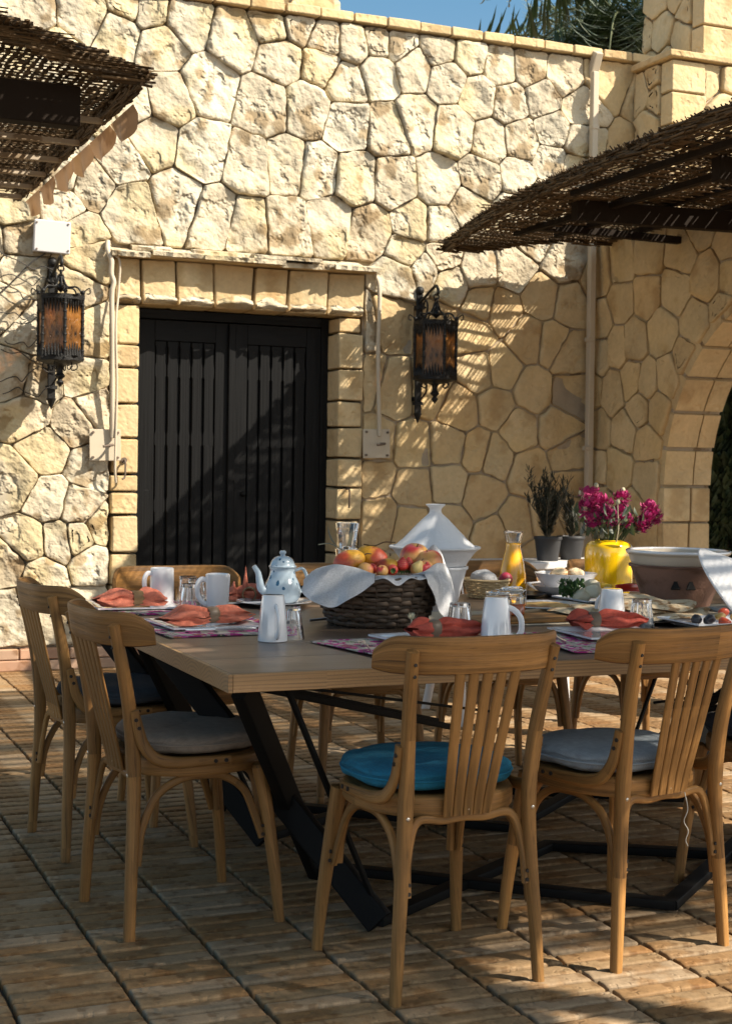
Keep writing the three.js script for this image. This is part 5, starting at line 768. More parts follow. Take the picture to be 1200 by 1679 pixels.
// fruit basket
const fruitMat = (fn, rough = 0.42) => phys([1, 1, 1], rough, { map: tex(128, 128, fn), bumpMap: rep(weaveB, 1), bumpScale: 0.0006, clearcoat: 0.1 });
{ const bk = [0.775, 0.925], t = thing('fruit_basket', 'round dark woven basket heaped with fruit', 'basket', at(...bk), ang(0)), R = rng(12), M = [0.085, 0.065, 0.10].map((k, i) => std([k, k * 0.62, k * 0.36], 0.62));
  const rows = 11, H = 0.150, rad = (y) => 0.142 + 0.062 * (y / H) ** 0.75, ribs = 30;
  for (let j = 0; j < rows; j++) { const y = 0.010 + j * H / rows, n = ribs * 4, pts = []; for (let i = 0; i <= n; i++) { const a = i / n * TAU, w = Math.cos(a * ribs / 2 + j * PI); pts.push([(rad(y) + 0.0065 * w) * Math.cos(a), y + 0.004 + 0.0028 * noise(a * 4, j * 3, 5), (rad(y) + 0.0065 * w) * Math.sin(a)]); } part(t, 'strand', sweep(pts, (q) => [0.0042, 0.0072 + 0.0016 * noise(q * 60, j, 8)], { raw: true, seg: 7, power: 2.5, ref: V(0, 1, 0.001), caps: false }).clone(), M[j % 3]); }
  for (let i = 0; i < ribs; i++) { const a = (i + 0.5) / ribs * TAU; part(t, 'rib', sweep([[rad(0) * Math.cos(a), 0, rad(0) * Math.sin(a)], [rad(0.07) * Math.cos(a), 0.07, rad(0.07) * Math.sin(a)], [rad(H) * Math.cos(a), H, rad(H) * Math.sin(a)]], () => [0.004, 0.004], { n: 8, seg: 6 }), M[1]); }
  part(t, 'rim', sweep(Array.from({ length: 97 }, (_, i) => { const a = i / 96 * TAU; return [(rad(H) + 0.001) * Math.cos(a), H + 0.004 * Math.sin(a * 24), (rad(H) + 0.001) * Math.sin(a)]; }), () => [0.009, 0.009], { raw: true, seg: 8, ref: V(0, 1, 0), caps: false }), M[2]);
  part(t, 'base', new THREE.CylinderGeometry(0.142, 0.142, 0.006, 40).translate(0, 0.006, 0), M[0]);
  top('fruit_tray', [lathe([[0.001, 0.142], [0.165, 0.142], [0.172, 0.146], [0.172, 0.156], [0.166, 0.160], [0.162, 0.156], [0.16, 0.152], [0.001, 0.152]], 56)], beech, 'round wooden board lying in the basket under the fruit', 'board', at(bk[0], bk[1], 0.006), ang(0));
  const white = fabric([0.80, 0.80, 0.82], { sheen: 0.1 });
  // a corner of cloth over the rim: s across, t from the inside outwards and down
  const flap = (a0, a1, drop, flare, seed, peak, lift) => grid(40, 30, (s, q) => { const a = lerp(a0, a1, s), tri = 1 - Math.abs((s - peak) / (s < peak ? peak : 1 - peak)) ** 1.5, len = 0.03 + drop * tri, d = q * (0.075 + len) - 0.075, fold = Math.sin(s * PI * 3.2 + seed) * 0.5 + Math.sin(s * PI * 7 + seed * 2) * 0.18; const R0 = rad(H) + 0.012; let r, y; if (d < 0) { r = R0 + d; y = H + 0.020 + lift * tri * Math.exp(-(((d + 0.02) / 0.035) ** 2)) + d * 0.05; } else { const k = Math.min(1, d / 0.03); r = R0 + 0.012 * Math.sin(k * PI / 2) + flare * d + 0.02 * fold * Math.min(1, d * 12); y = H + 0.020 + lift * tri * Math.exp(-(((d + 0.02) / 0.03) ** 2)) - d * 0.95 * (1 - 0.25 * flare) + 0.006 * fold; } const aa = a + 0.05 * fold * Math.max(0, d) * 4; return [r * Math.cos(aa), y + 0.004 * fold, r * Math.sin(aa), s * 3, q * 3]; });
  top('cloth', [flap(PI * 0.64, PI * 1.04, 0.082, 0.55, 1.2, 0.42, 0.03)], white, 'white cloth corner hanging over the left side of the basket', 'cloth', at(...bk), ang(0));
  top('cloth', [flap(-PI * 0.02, PI * 0.40, 0.15, 0.10, 3.1, 0.52, 0.03), flap(-PI * 0.14, PI * 0.14, 0.08, 0.25, 2.1, 0.5, 0.08)], white, 'white cloth corner hanging over the right side of the basket', 'cloth', at(...bk), ang(0));
  top('cloth', grid(44, 6, (s, q) => { const a = lerp(PI * 0.36, PI * 0.64, s), r = rad(H) - 0.05 + q * 0.072; return [r * Math.cos(a), H + 0.016 + 0.006 * Math.sin(s * 17) * q - 0.02 * q ** 5 * (0.6 + 0.4 * Math.sin(s * 9 + 2)), r * Math.sin(a), s * 3, q]; }), white, 'white cloth edge along the front rim of the basket', 'cloth', at(...bk), ang(0));
  // fruit
  const fy = 0.164, F = (o, label, x, y, z, s, rx = 0, ry = 0, rz = 0) => { const p = V(x, y, z).applyAxisAngle(V(0, 1, 0), TH), q = at(...bk); o.position.set(q[0] + p.x, q[1] + y, q[2] + p.z); o.rotation.set(rx, ry, rz); o.scale.setScalar(s); if (label) o.userData.label = label; return o; };
  const mangoM = fruitMat((x, y) => { const k = step(-0.25, 0.35, fbm(x * 3, y * 3, 4, 3, 3) + Math.cos(x * TAU) * 0.4); return [lerp(0.70, 0.46, k), lerp(0.36, 0.07, k), lerp(0.025, 0.03, k)].map((c) => c * (0.9 + 0.2 * noise(x * 90, y * 90, 1, 90))); });
  const appleM = fruitMat((x, y) => { const k = step(-0.3, 0.3, fbm(x * 3, y * 2, 14, 3, 3) + Math.cos(x * TAU + 1) * 0.35); const s = 0.12 * noise(x * 60, y * 3, 2, 60); return [lerp(0.62, 0.46, k) + s * 0.3, lerp(0.33, 0.045, k) + s * 0.2, lerp(0.10, 0.045, k)]; }, 0.3);
  const berryM = fruitMat((x, y) => { const sx = x * 16 + (Math.floor(y * 14) % 2) * 0.5, fx = (sx % 1) - 0.5, gy = (y * 14) % 1 - 0.5, seed = Math.hypot(fx, gy * 0.7) < 0.17; return seed ? [0.55, 0.34, 0.08] : [0.50, 0.022, 0.03]; }, 0.3);
  const pearM = fruitMat((x, y) => { const k = 0.9 + 0.2 * fbm(x * 5, y * 5, 3, 4, 5), r = step(0.05, 0.35, fbm(x * 4, y * 4, 33, 3, 4)); return [0.62 * k, lerp(0.46, 0.30, r) * k, lerp(0.16, 0.09, r) * k]; });
  const stemM = std([0.09, 0.06, 0.03], 0.9), greenM = std([0.06, 0.13, 0.03], 0.7);
  const mango = (() => { const t = thing('mango', '', 'mango'); part(t, 'flesh', blob(28, (v) => v.set(v.x * 0.046 * (1 + 0.10 * v.y), v.y * 0.034 + 0.004 * v.x, v.z * 0.036)), mangoM); part(t, 'stem', tube([[0.04, 0.01, 0], [0.052, 0.018, 0.002], [0.065, 0.017, 0.006]], 0.0016), stemM); return t; })();
  const apple = (() => { const t = thing('peach', '', 'peach'); part(t, 'flesh', blob(30, (v) => { const r = Math.hypot(v.x, v.z), d = 0.28 * Math.exp(-((r / 0.28) ** 2)) * Math.sign(v.y), cr = 1 - 0.05 * Math.exp(-((Math.atan2(v.z, v.x) / 0.16) ** 2)); v.set(v.x * 0.038 * cr, v.y * 0.036 - d * 0.03, v.z * 0.038 * cr); }), appleM); part(t, 'stem', tube([[0, 0.022, 0], [0.003, 0.036, 0.002]], 0.0016), stemM); return t; })();
  const berry = (() => { const t = thing('strawberry', '', 'strawberry'); part(t, 'flesh', blob(22, (v) => { const k = v.y > 0 ? 1 : 1 - 0.55 * v.y * v.y; v.set(v.x * 0.0185 * k, v.y * (v.y > 0 ? 0.013 : 0.027), v.z * 0.0185 * k); }), berryM); part(t, 'calyx', Array.from({ length: 7 }, (_, k) => leafGeo(0.014, 0.006, 0.5).rotateX(1.25).rotateY(k / 7 * TAU).translate(0, 0.013, 0)), greenM); return t; })();
  const pear = (() => { const t = thing('pear', '', 'pear'); part(t, 'flesh', blob(24, (v) => { const k = v.y > 0 ? 1 - 0.52 * v.y : 1; v.set(v.x * 0.021 * k, v.y * 0.027, v.z * 0.021 * k); }), pearM); part(t, 'stem', tube([[0, 0.025, 0], [0.002, 0.036, 0.001]], 0.0014), stemM); return t; })();
  const C = (o, label, ...r) => F(copyOf(o), label, ...r);
  F(mango, 'big red and yellow mango at the left end of the basket', -0.115, fy + 0.036, 0.045, 1.12, 0, 0.4, 0.1); C(mango, 'red and yellow mango in the middle of the heap, under a curled stem', -0.02, fy + 0.045, 0.005, 1.15, 0.3, 2.6, 0.1); C(mango, 'small yellow mango behind the left mango', -0.075, fy + 0.028, -0.06, 0.9, 0, 1.4, 0); C(mango, 'orange mango lying low at the front of the heap', 0.00, fy + 0.024, 0.075, 0.74, 0, 0.2, 0);
  F(apple, 'big red peach at the right end of the heap', 0.125, fy + 0.047, 0.01, 1.28, 0.5, 1.0, -0.2); C(apple, 'yellow-red peach in front of the big red one', 0.15, fy + 0.034, 0.065, 1.15, -0.3, 4.3, -0.4); C(apple, 'small peach low at the right front of the basket', 0.115, fy + 0.018, 0.105, 0.74, 0.6, 2.2, 0.2); C(apple, 'small orange peach at the left front of the basket', -0.085, fy + 0.016, 0.105, 0.66, 0.2, 4, 0.5); C(apple, 'tiny red and yellow peach before the left mango', -0.04, fy + 0.014, 0.128, 0.5, 0.2, 1.2, 0.5);
  F(berry, 'strawberry standing point up left of centre', 0.045, fy + 0.026, 0.088, 1.1, PI + 0.2, 0.4, 0.1); C(berry, 'strawberry leaning right of the first', 0.078, fy + 0.024, 0.062, 1.05, PI - 0.5, 1.4, 0.35); C(berry, 'strawberry low between the pear and the mango', 0.0, fy + 0.016, 0.118, 0.9, PI / 2, 2.4, 0.1); C(berry, 'strawberry tucked under the left mango', -0.055, fy + 0.018, 0.085, 0.9, PI / 2, 0.4, 0.3);
  F(pear, 'small yellow pear right of the strawberries', 0.085, fy + 0.022, 0.115, 0.95, 0.2, 0, -0.5); C(pear, 'small pear lying behind the strawberries', 0.06, fy + 0.022, 0.03, 0.95, 1.3, 0.6, 0); C(pear, 'small pear at the far side of the heap', 0.07, fy + 0.022, -0.05, 1, 0.1, 0.6, 0.2);
  top('leafy_twig', [tube([[0, 0, 0], [-0.04, 0.02, 0.01], [-0.075, 0.017, 0.02]], 0.0018), leafGeo(0.075, 0.022, 0.4).rotateX(0.9).rotateY(-1.2).translate(-0.01, 0.008, 0), leafGeo(0.06, 0.02, 0.4).rotateX(0.7).rotateY(0.9).translate(0.01, 0.006, 0)], std([0.16, 0.17, 0.13], 0.7), 'grey-green leafy twig on the left mango', 'twig', [at(...bk)[0] - 0.11, at(...bk)[1] + fy + 0.072, at(...bk)[2] + 0.06], 0);
  top('curled_stem', tube([[-0.045, 0.004, 0], [-0.01, 0.0, 0], [0.02, 0.012, 0.005], [0.055, 0.012, 0.012]], 0.0022, { n: 20 }), stemM, 'dry curled stem lying over the middle mango', 'stem', [at(...bk)[0] - 0.0, at(...bk)[1] + fy + 0.085, at(...bk)[2] + 0.02], 0);
}
// tagine on its stand
const clay = std([0.76, 0.755, 0.765], 0.42, { bumpMap: rep(stoneBump, 3), bumpScale: 0.0012 });
{ const t = thing('tagine', 'white clay tagine with a tall cone lid on a white stand', 'tagine', at(1.30, 1.60), ang(0));
  part(t, 'stand', lathe([[0.085, 0], [0.09, 0.004], [0.118, 0.118], [0.125, 0.122], [0.125, 0.132], [0.116, 0.132], [0.11, 0.12], [0.083, 0.006], [0.085, 0]], 56), clay);
  part(t, 'bowl', smoothLathe([[0.001, 0.128], [0.09, 0.128], [0.112, 0.132], [0.128, 0.155], [0.158, 0.192], [0.168, 0.197], [0.171, 0.203], [0.166, 0.207], [0.150, 0.203]], 50, 64), clay);
  part(t, 'lid', lathe([[0.150, 0.203], [0.148, 0.208], [0.120, 0.232], [0.086, 0.268], [0.052, 0.303], [0.033, 0.320], [0.0245, 0.328], [0.0215, 0.336], [0.0225, 0.346], [0.031, 0.354], [0.036, 0.358], [0.036, 0.362], [0.030, 0.362], [0.012, 0.350], [0.001, 0.348]].map(([r, y]) => [r, y]), 64), clay); }
// glass carafe
{ const t = thing('juice_carafe', 'tall glass carafe of orange juice', 'carafe', at(1.735, 1.79), ang(0));
  const out = [[0.001, 0], [0.050, 0], [0.056, 0.005], [0.057, 0.02], [0.054, 0.06], [0.045, 0.12], [0.032, 0.175], [0.0285, 0.20], [0.031, 0.22], [0.040, 0.25]], k = (q) => smoothPts(q, 50).map((p) => [Math.max(0.0005, p.x), p.y]);
  const o = k(out), inn = k(out.map(([r, y]) => [Math.max(0.001, r - 0.003), y < 0.006 ? 0.007 + y * 0.3 : y])).reverse();
  part(t, 'glass', mergeVertices(lathe([...o.filter((p) => p[1] > 0.207), [0.0385, 0.2512], ...inn.filter((p) => p[1] > 0.207), [0.0262, 0.207]], 56), 1e-5), glassM);
  part(t, 'juice', lathe([...o.filter((p) => p[1] <= 0.207), [0.0005, 0.2068]], 56), phys([0.98, 0.46, 0.004], 0.25, { side: THREE.DoubleSide, clearcoat: 1, clearcoatRoughness: 0.03 }));
}
// clip-top jars of jam on a board
{ const jarO = (label, a, b, turn, y) => { const t = thing('jam_jar', label, 'jar', at(a, b, y), ang(turn));
    const o = [[0.001, 0], [0.040, 0], [0.0435, 0.004], [0.0435, 0.058], [0.040, 0.066], [0.036, 0.070], [0.036, 0.078], [0.038, 0.08]], i = [[0.0355, 0.08], [0.0335, 0.072], [0.037, 0.066], [0.0408, 0.057], [0.0408, 0.008], [0.001, 0.006]];
    part(t, 'glass', mergeVertices(lathe([[0.0405, 0.0385], [0.0435, 0.0385], ...o.slice(3), ...i.slice(0, 3), [0.0405, 0.0385]], 48), 1e-5), glassM); part(t, 'jam', lathe([[0.001, 0], [0.040, 0], [0.0435, 0.004], [0.0435, 0.038], [0.001, 0.0382]], 40), phys([0.34, 0.075, 0.018], 0.2, { side: THREE.DoubleSide, clearcoat: 1, clearcoatRoughness: 0.03 }));
    part(t, 'lid', mergeVertices(lathe([[0.001, 0.088], [0.038, 0.088], [0.039, 0.084], [0.036, 0.082], [0.001, 0.0825]], 48), 1e-5), glassM);
    part(t, 'seal', new THREE.TorusGeometry(0.037, 0.0022, 8, 40).rotateX(PI / 2).translate(0, 0.081, 0), std([0.55, 0.5, 0.42], 0.6));
    const w = 0.0016; part(t, 'wire_clip', [new THREE.TorusGeometry(0.0375, w, 6, 40).rotateX(PI / 2).translate(0, 0.074, 0), tube([[0.0375, 0.074, 0.011], [0.050, 0.080, 0.011], [0.052, 0.060, 0.010], [0.053, 0.030, 0.008], [0.053, 0.026, 0], [0.053, 0.030, -0.008], [0.052, 0.060, -0.010], [0.050, 0.080, -0.011], [0.0375, 0.074, -0.011]], w, { n: 40 }), tube([[0.046, 0.078, 0.008], [0.03, 0.090, 0.010], [0, 0.0905, 0.012], [-0.034, 0.088, 0.011], [-0.041, 0.078, 0.008], [-0.040, 0.074, 0]], w, { n: 30 }), tube([[0.046, 0.078, -0.008], [0.03, 0.090, -0.010], [0, 0.0905, -0.012], [-0.034, 0.088, -0.011], [-0.041, 0.078, -0.008], [-0.040, 0.074, 0]], w, { n: 30 })], steelM); };
  jarO('glass clip-top jar of brown jam, nearer one behind the mug', 1.14, 0.80, 40, 0.02); jarO('glass clip-top jar of amber jam, farther right one of the pair', 1.245, 0.90, 12, 0.02);
  top('serving_board', box(0.36, 0.017, 0.17, 0, 0.0085, 0, 0, 0, 0, 0.006), beech, 'small wooden board under the jam jars', 'board', at(1.235, 0.87, 0.002), ang(4)); }
// white bowls with rolls, small basket
const bowlG = (r, h) => smoothLathe([[0.001, 0], [r * 0.5, 0], [r * 0.56, 0.003], [r * 0.80, h * 0.45], [r * 0.98, h * 0.95], [r, h], [r * 0.97, h], [r * 0.76, h * 0.5], [r * 0.5, 0.012], [0.001, 0.010]], 50, 64);
top('bowl', bowlG(0.135, 0.045), china, 'wide white bowl, lower one of two behind the carafe', 'bowl', at(1.90, 1.66, 0), 0);
top('bowl', bowlG(0.125, 0.065), china, 'white bowl of rolls, set in the wider bowl behind the carafe', 'bowl', at(1.90, 1.66, 0.028), 0);
const crust = std([1, 1, 1], 0.8, { map: tex(256, 256, (x, y) => { const k = fbm(x * 5, y * 5, 3, 5, 5), d = step(0.12, 0.4, fbm(x * 8, y * 8, 44, 4, 8)); return [lerp(0.74, 0.44, d) * (1 + 0.2 * k), lerp(0.57, 0.24, d) * (1 + 0.2 * k), lerp(0.36, 0.10, d) * (1 + 0.2 * k)]; }), bumpMap: rep(stoneBump, 1), bumpScale: 0.004 });
{ const roll = top('bread_roll', blob(22, (v) => { const n = 1 + 0.06 * noise(v.x * 2, v.y * 2, v.z * 2); v.set(v.x * 0.034 * n, v.y * 0.026 * n, v.z * 0.034 * n); }), crust, 'pale roll in the white bowl, left one of two in sight', 'roll', at(1.88, 1.67, 0.088), 0.4); put(roll, 'pale roll in the white bowl, right one of two in sight', 1.935, 1.645, 60, 0.088); put(roll, 'pale roll lying deeper in the white bowl', 1.90, 1.72, 100, 0.078);
  const wick = std([0.52, 0.38, 0.20], 0.75), t = thing('bread_basket', 'small pale wicker basket right of the tagine', 'basket', at(1.56, 1.68), ang(0)), Hs = 0.07, rr = (y) => 0.062 + 0.026 * y / Hs;
  for (let j = 0; j < 8; j++) { const y = 0.006 + j * Hs / 8, pts = Array.from({ length: 97 }, (_, i) => { const a = i / 96 * TAU, w = Math.cos(a * 12 + j * PI) * 0.0035; return [(rr(y) + w) * Math.cos(a), y, (rr(y) + w) * Math.sin(a)]; }); part(t, 'strand', sweep(pts, () => [0.003, 0.0048], { raw: true, seg: 6, ref: V(0, 1, 0), caps: false }), wick); }
  part(t, 'rim', new THREE.TorusGeometry(0.0895, 0.005, 8, 48).rotateX(PI / 2).translate(0, Hs, 0), wick); part(t, 'base', new THREE.CylinderGeometry(0.062, 0.062, 0.006, 30).translate(0, 0.004, 0), wick);
  top('paper_napkin', disp(new THREE.SphereGeometry(0.06, 26, 16), (v) => { const n = 1 + 0.28 * fbm(v.x * 30, v.y * 30, v.z * 30, 3); v.set(v.x * n * 0.9, v.y * n * 0.62 + 0.062, v.z * n * 0.9); }), fabric([0.72, 0.71, 0.72]), 'crumpled white napkin in the small wicker basket', 'napkin', at(1.55, 1.68, 0.01), 0);
  top('beetroot', blob(18, (v) => v.multiplyScalar(0.026)), std([0.26, 0.015, 0.04], 0.5), 'dark red round fruit beside the small wicker basket', 'fruit', at(1.655, 1.70, 0.07), 0);
  const dk = std([0.03, 0.026, 0.026], 0.3); top('dark_plate', roundPlate(0.12), dk, 'dark plate edge behind the carafe', 'plate', at(1.68, 1.66, 0), 0); }
// yellow vase with flowers
{ const p = at(2.12, 1.70, 0.012), t = thing('flower_vase', 'glossy yellow ceramic vase', 'vase', p, 0), gold = phys([0.88, 0.52, 0.006], 0.12, { clearcoat: 1, clearcoatRoughness: 0.04, side: THREE.DoubleSide });
  part(t, 'body', smoothLathe([[0.001, -0.012], [0.080, -0.012], [0.090, 0.006], [0.0945, 0.02], [0.0955, 0.09], [0.0950, 0.165], [0.088, 0.190], [0.072, 0.203], [0.062, 0.206], [0.056, 0.208], [0.053, 0.204], [0.06, 0.19], [0.06, 0.1]], 70, 64), gold);
  const bq = thing('flower_bouquet', 'bunch of magenta flowers with grey-green leaves in the yellow vase', 'flowers', [p[0], p[1] + 0.19, p[2]], 0), R = rng(404);
  const petal = leafGeo(0.017, 0.017, 0.5), st = [], pet = [], lv = [];
  const heads = [[-0.085, 0.195, 0.02, 0.040], [-0.055, 0.170, 0.04, 0.040], [-0.095, 0.150, 0.03, 0.034], [-0.025, 0.160, 0.02, 0.034], [-0.03, 0.125, 0.05, 0.030], [0.000, 0.110, 0.06, 0.028], [0.048, 0.190, 0.01, 0.026], [0.040, 0.135, 0.03, 0.022], [0.060, 0.105, 0.04, 0.018], [-0.072, 0.105, 0.05, 0.024], [0.160, 0.145, 0.0, 0.032], [0.178, 0.120, 0.02, 0.024], [0.145, 0.105, 0.03, 0.026], [0.128, 0.082, 0.04, 0.018]];
  for (const [x, y, z, r] of heads) { st.push(tube([[x * 0.12, -0.06, z * 0.1], [x * 0.45, y * 0.45, z * 0.4], [x, y, z]], 0.0026, { n: 10, seg: 6 }));
    for (let k = 0; k < 120; k++) { const d = V(R() - 0.5, R() - 0.5, R() - 0.5).normalize(), q = r * (0.55 + 0.45 * R()) * (1 + 0.25 * noise(d.x * 3 + x * 40, d.y * 3, d.z * 3)); pet.push([x + d.x * q, y + d.y * q * 0.95 - 0.006, z + d.z * q, Math.atan2(d.x, d.z), Math.acos(clamp(d.y, -1, 1)) + (R() - 0.5) * 1.4, 0.6 + R() * 0.7, R()]); } }
  for (let k = 0; k < 150; k++) { const a = R() * TAU, r = 0.03 + R() * 0.12, y = 0.01 + R() * 0.10 + r * 0.1; lv.push([Math.cos(a) * r, y, Math.sin(a) * r * 0.8, R() * TAU, 0.5 + R() * 1.0, 0.7 + R() * 0.9, R()]); }
  for (let k = 0; k < 26; k++) { const a = R() * TAU, r = 0.07 + R() * 0.07; st.push(tube([[Math.cos(a) * 0.02, -0.04, Math.sin(a) * 0.02], [Math.cos(a) * r * 0.5, 0.03 + R() * 0.03, Math.sin(a) * r * 0.5], [Math.cos(a) * r, 0.04 + R() * 0.07, Math.sin(a) * r]], 0.002, { n: 8, seg: 5 })); }
  part(bq, 'stem', st, std([0.085, 0.12, 0.045], 0.7)); leaves(bq, 'petals', petal, phys([1, 1, 1], 0.7, { side: THREE.DoubleSide, transmission: 0.3, thickness: 0 }), pet, (k) => [0.34 + 0.22 * k, 0.004 + 0.015 * k, 0.10 + 0.09 * k]); leaves(bq, 'foliage', leafGeo(0.042, 0.013, 0.35), leafMat, lv, (k) => k > 0.6 ? [0.16, 0.18, 0.15] : [0.045 + 0.05 * k, 0.075 + 0.06 * k, 0.035]);
  { const dry = std([0.48, 0.42, 0.27], 0.8); part(bq, 'dry_stalk', tube([[0.012, -0.02, 0.06], [0.022, 0.06, 0.085], [0.018, 0.13, 0.09], [0.016, 0.165, 0.088]], 0.0028, { n: 14, seg: 6 }), dry); for (const [x, y, z] of [[-0.06, 0.235, 0.03], [0.05, 0.218, 0.015], [-0.12, 0.205, 0.02], [0.018, 0.172, 0.088]]) part(bq, 'bud', new THREE.IcosahedronGeometry(0.009, 1).scale(1, 1.3, 1).translate(x, y, z), dry); } }
// terracotta pot with a white bowl on top, and a leaning cone lid
{ const terra = std([0.31, 0.165, 0.115], 0.75, { map: stoneMap, bumpMap: rep(stoneBump, 2), bumpScale: 0.002 }), t = thing('terracotta_brazier', 'terracotta pot with triangular holes and a white bowl on top', 'pot', at(2.045, 1.12), deg(4));
  const r = (y) => lerp(0.112, 0.170, y / 0.155), body = lathe([[0.001, 0], [0.108, 0], [0.112, 0.004], [r(0.08), 0.08], [r(0.15), 0.15], [0.176, 0.153], [0.176, 0.162], [0.16, 0.162], [0.155, 0.15], [0.102, 0.012], [0.001, 0.010]], 72);
  part(t, 'body', body, terra);
  const dark = std([0.012, 0.010, 0.009], 0.9); for (const a of [-0.32, 0.03]) { const s = new THREE.Shape(); s.moveTo(-0.0165, -0.022); s.lineTo(0.0165, -0.022); s.quadraticCurveTo(0.006, 0.0, 0.001, 0.026); s.lineTo(-0.001, 0.026); s.quadraticCurveTo(-0.006, 0, -0.0165, -0.022); part(t, 'vent_hole', new THREE.ExtrudeGeometry(s, { depth: 0.014, bevelEnabled: false }).translate(0, 0, -0.0095).rotateX(-0.30).translate(0, 0.103, r(0.103)).rotateY(a), dark); }
  part(t, 'bowl', smoothLathe([[0.001, 0.158], [0.15, 0.158], [0.165, 0.163], [0.172, 0.178], [0.178, 0.196], [0.186, 0.203], [0.186, 0.210], [0.178, 0.212], [0.165, 0.200], [0.15, 0.175], [0.001, 0.170]], 60, 72), std([0.56, 0.47, 0.37], 0.35)); part(t, 'glaze', new THREE.TorusGeometry(0.180, 0.0085, 10, 72).rotateX(PI / 2).scale(1, 0.7, 1).translate(0, 0.209, 0), china);
  const lid = thing('clay_cone_cover', 'big pale cone lid leaning at the right edge', 'lid', [...W(0, 0, 0)], 0); lid.position.set(1.235, 0.850, -4.95); lid.quaternion.setFromUnitVectors(V(0, 1, 0), V(0.72, 0.60, 0.34).normalize());
  part(lid, 'cone', lathe([[0.168, -0.003], [0.172, 0.0], [0.170, 0.006], [0.145, 0.024], [0.09, 0.065], [0.045, 0.105], [0.026, 0.118], [0.022, 0.128], [0.03, 0.142], [0.024, 0.144], [0.001, 0.14]], 64), clay); part(lid, 'hollow', lathe([[0.168, -0.003], [0.162, 0.0], [0.138, 0.018], [0.085, 0.056], [0.001, 0.1]], 64), clay);
  top('folded_cloth', box(0.22, 0.016, 0.14, 0, 0.008, 0, 0, 0, 0, 0.007), fabric([0.55, 0.5, 0.44]), 'pale folded cloth at the right edge under the leaning lid', 'cloth', at(2.02, 0.70, 0.03), ang(8)); }
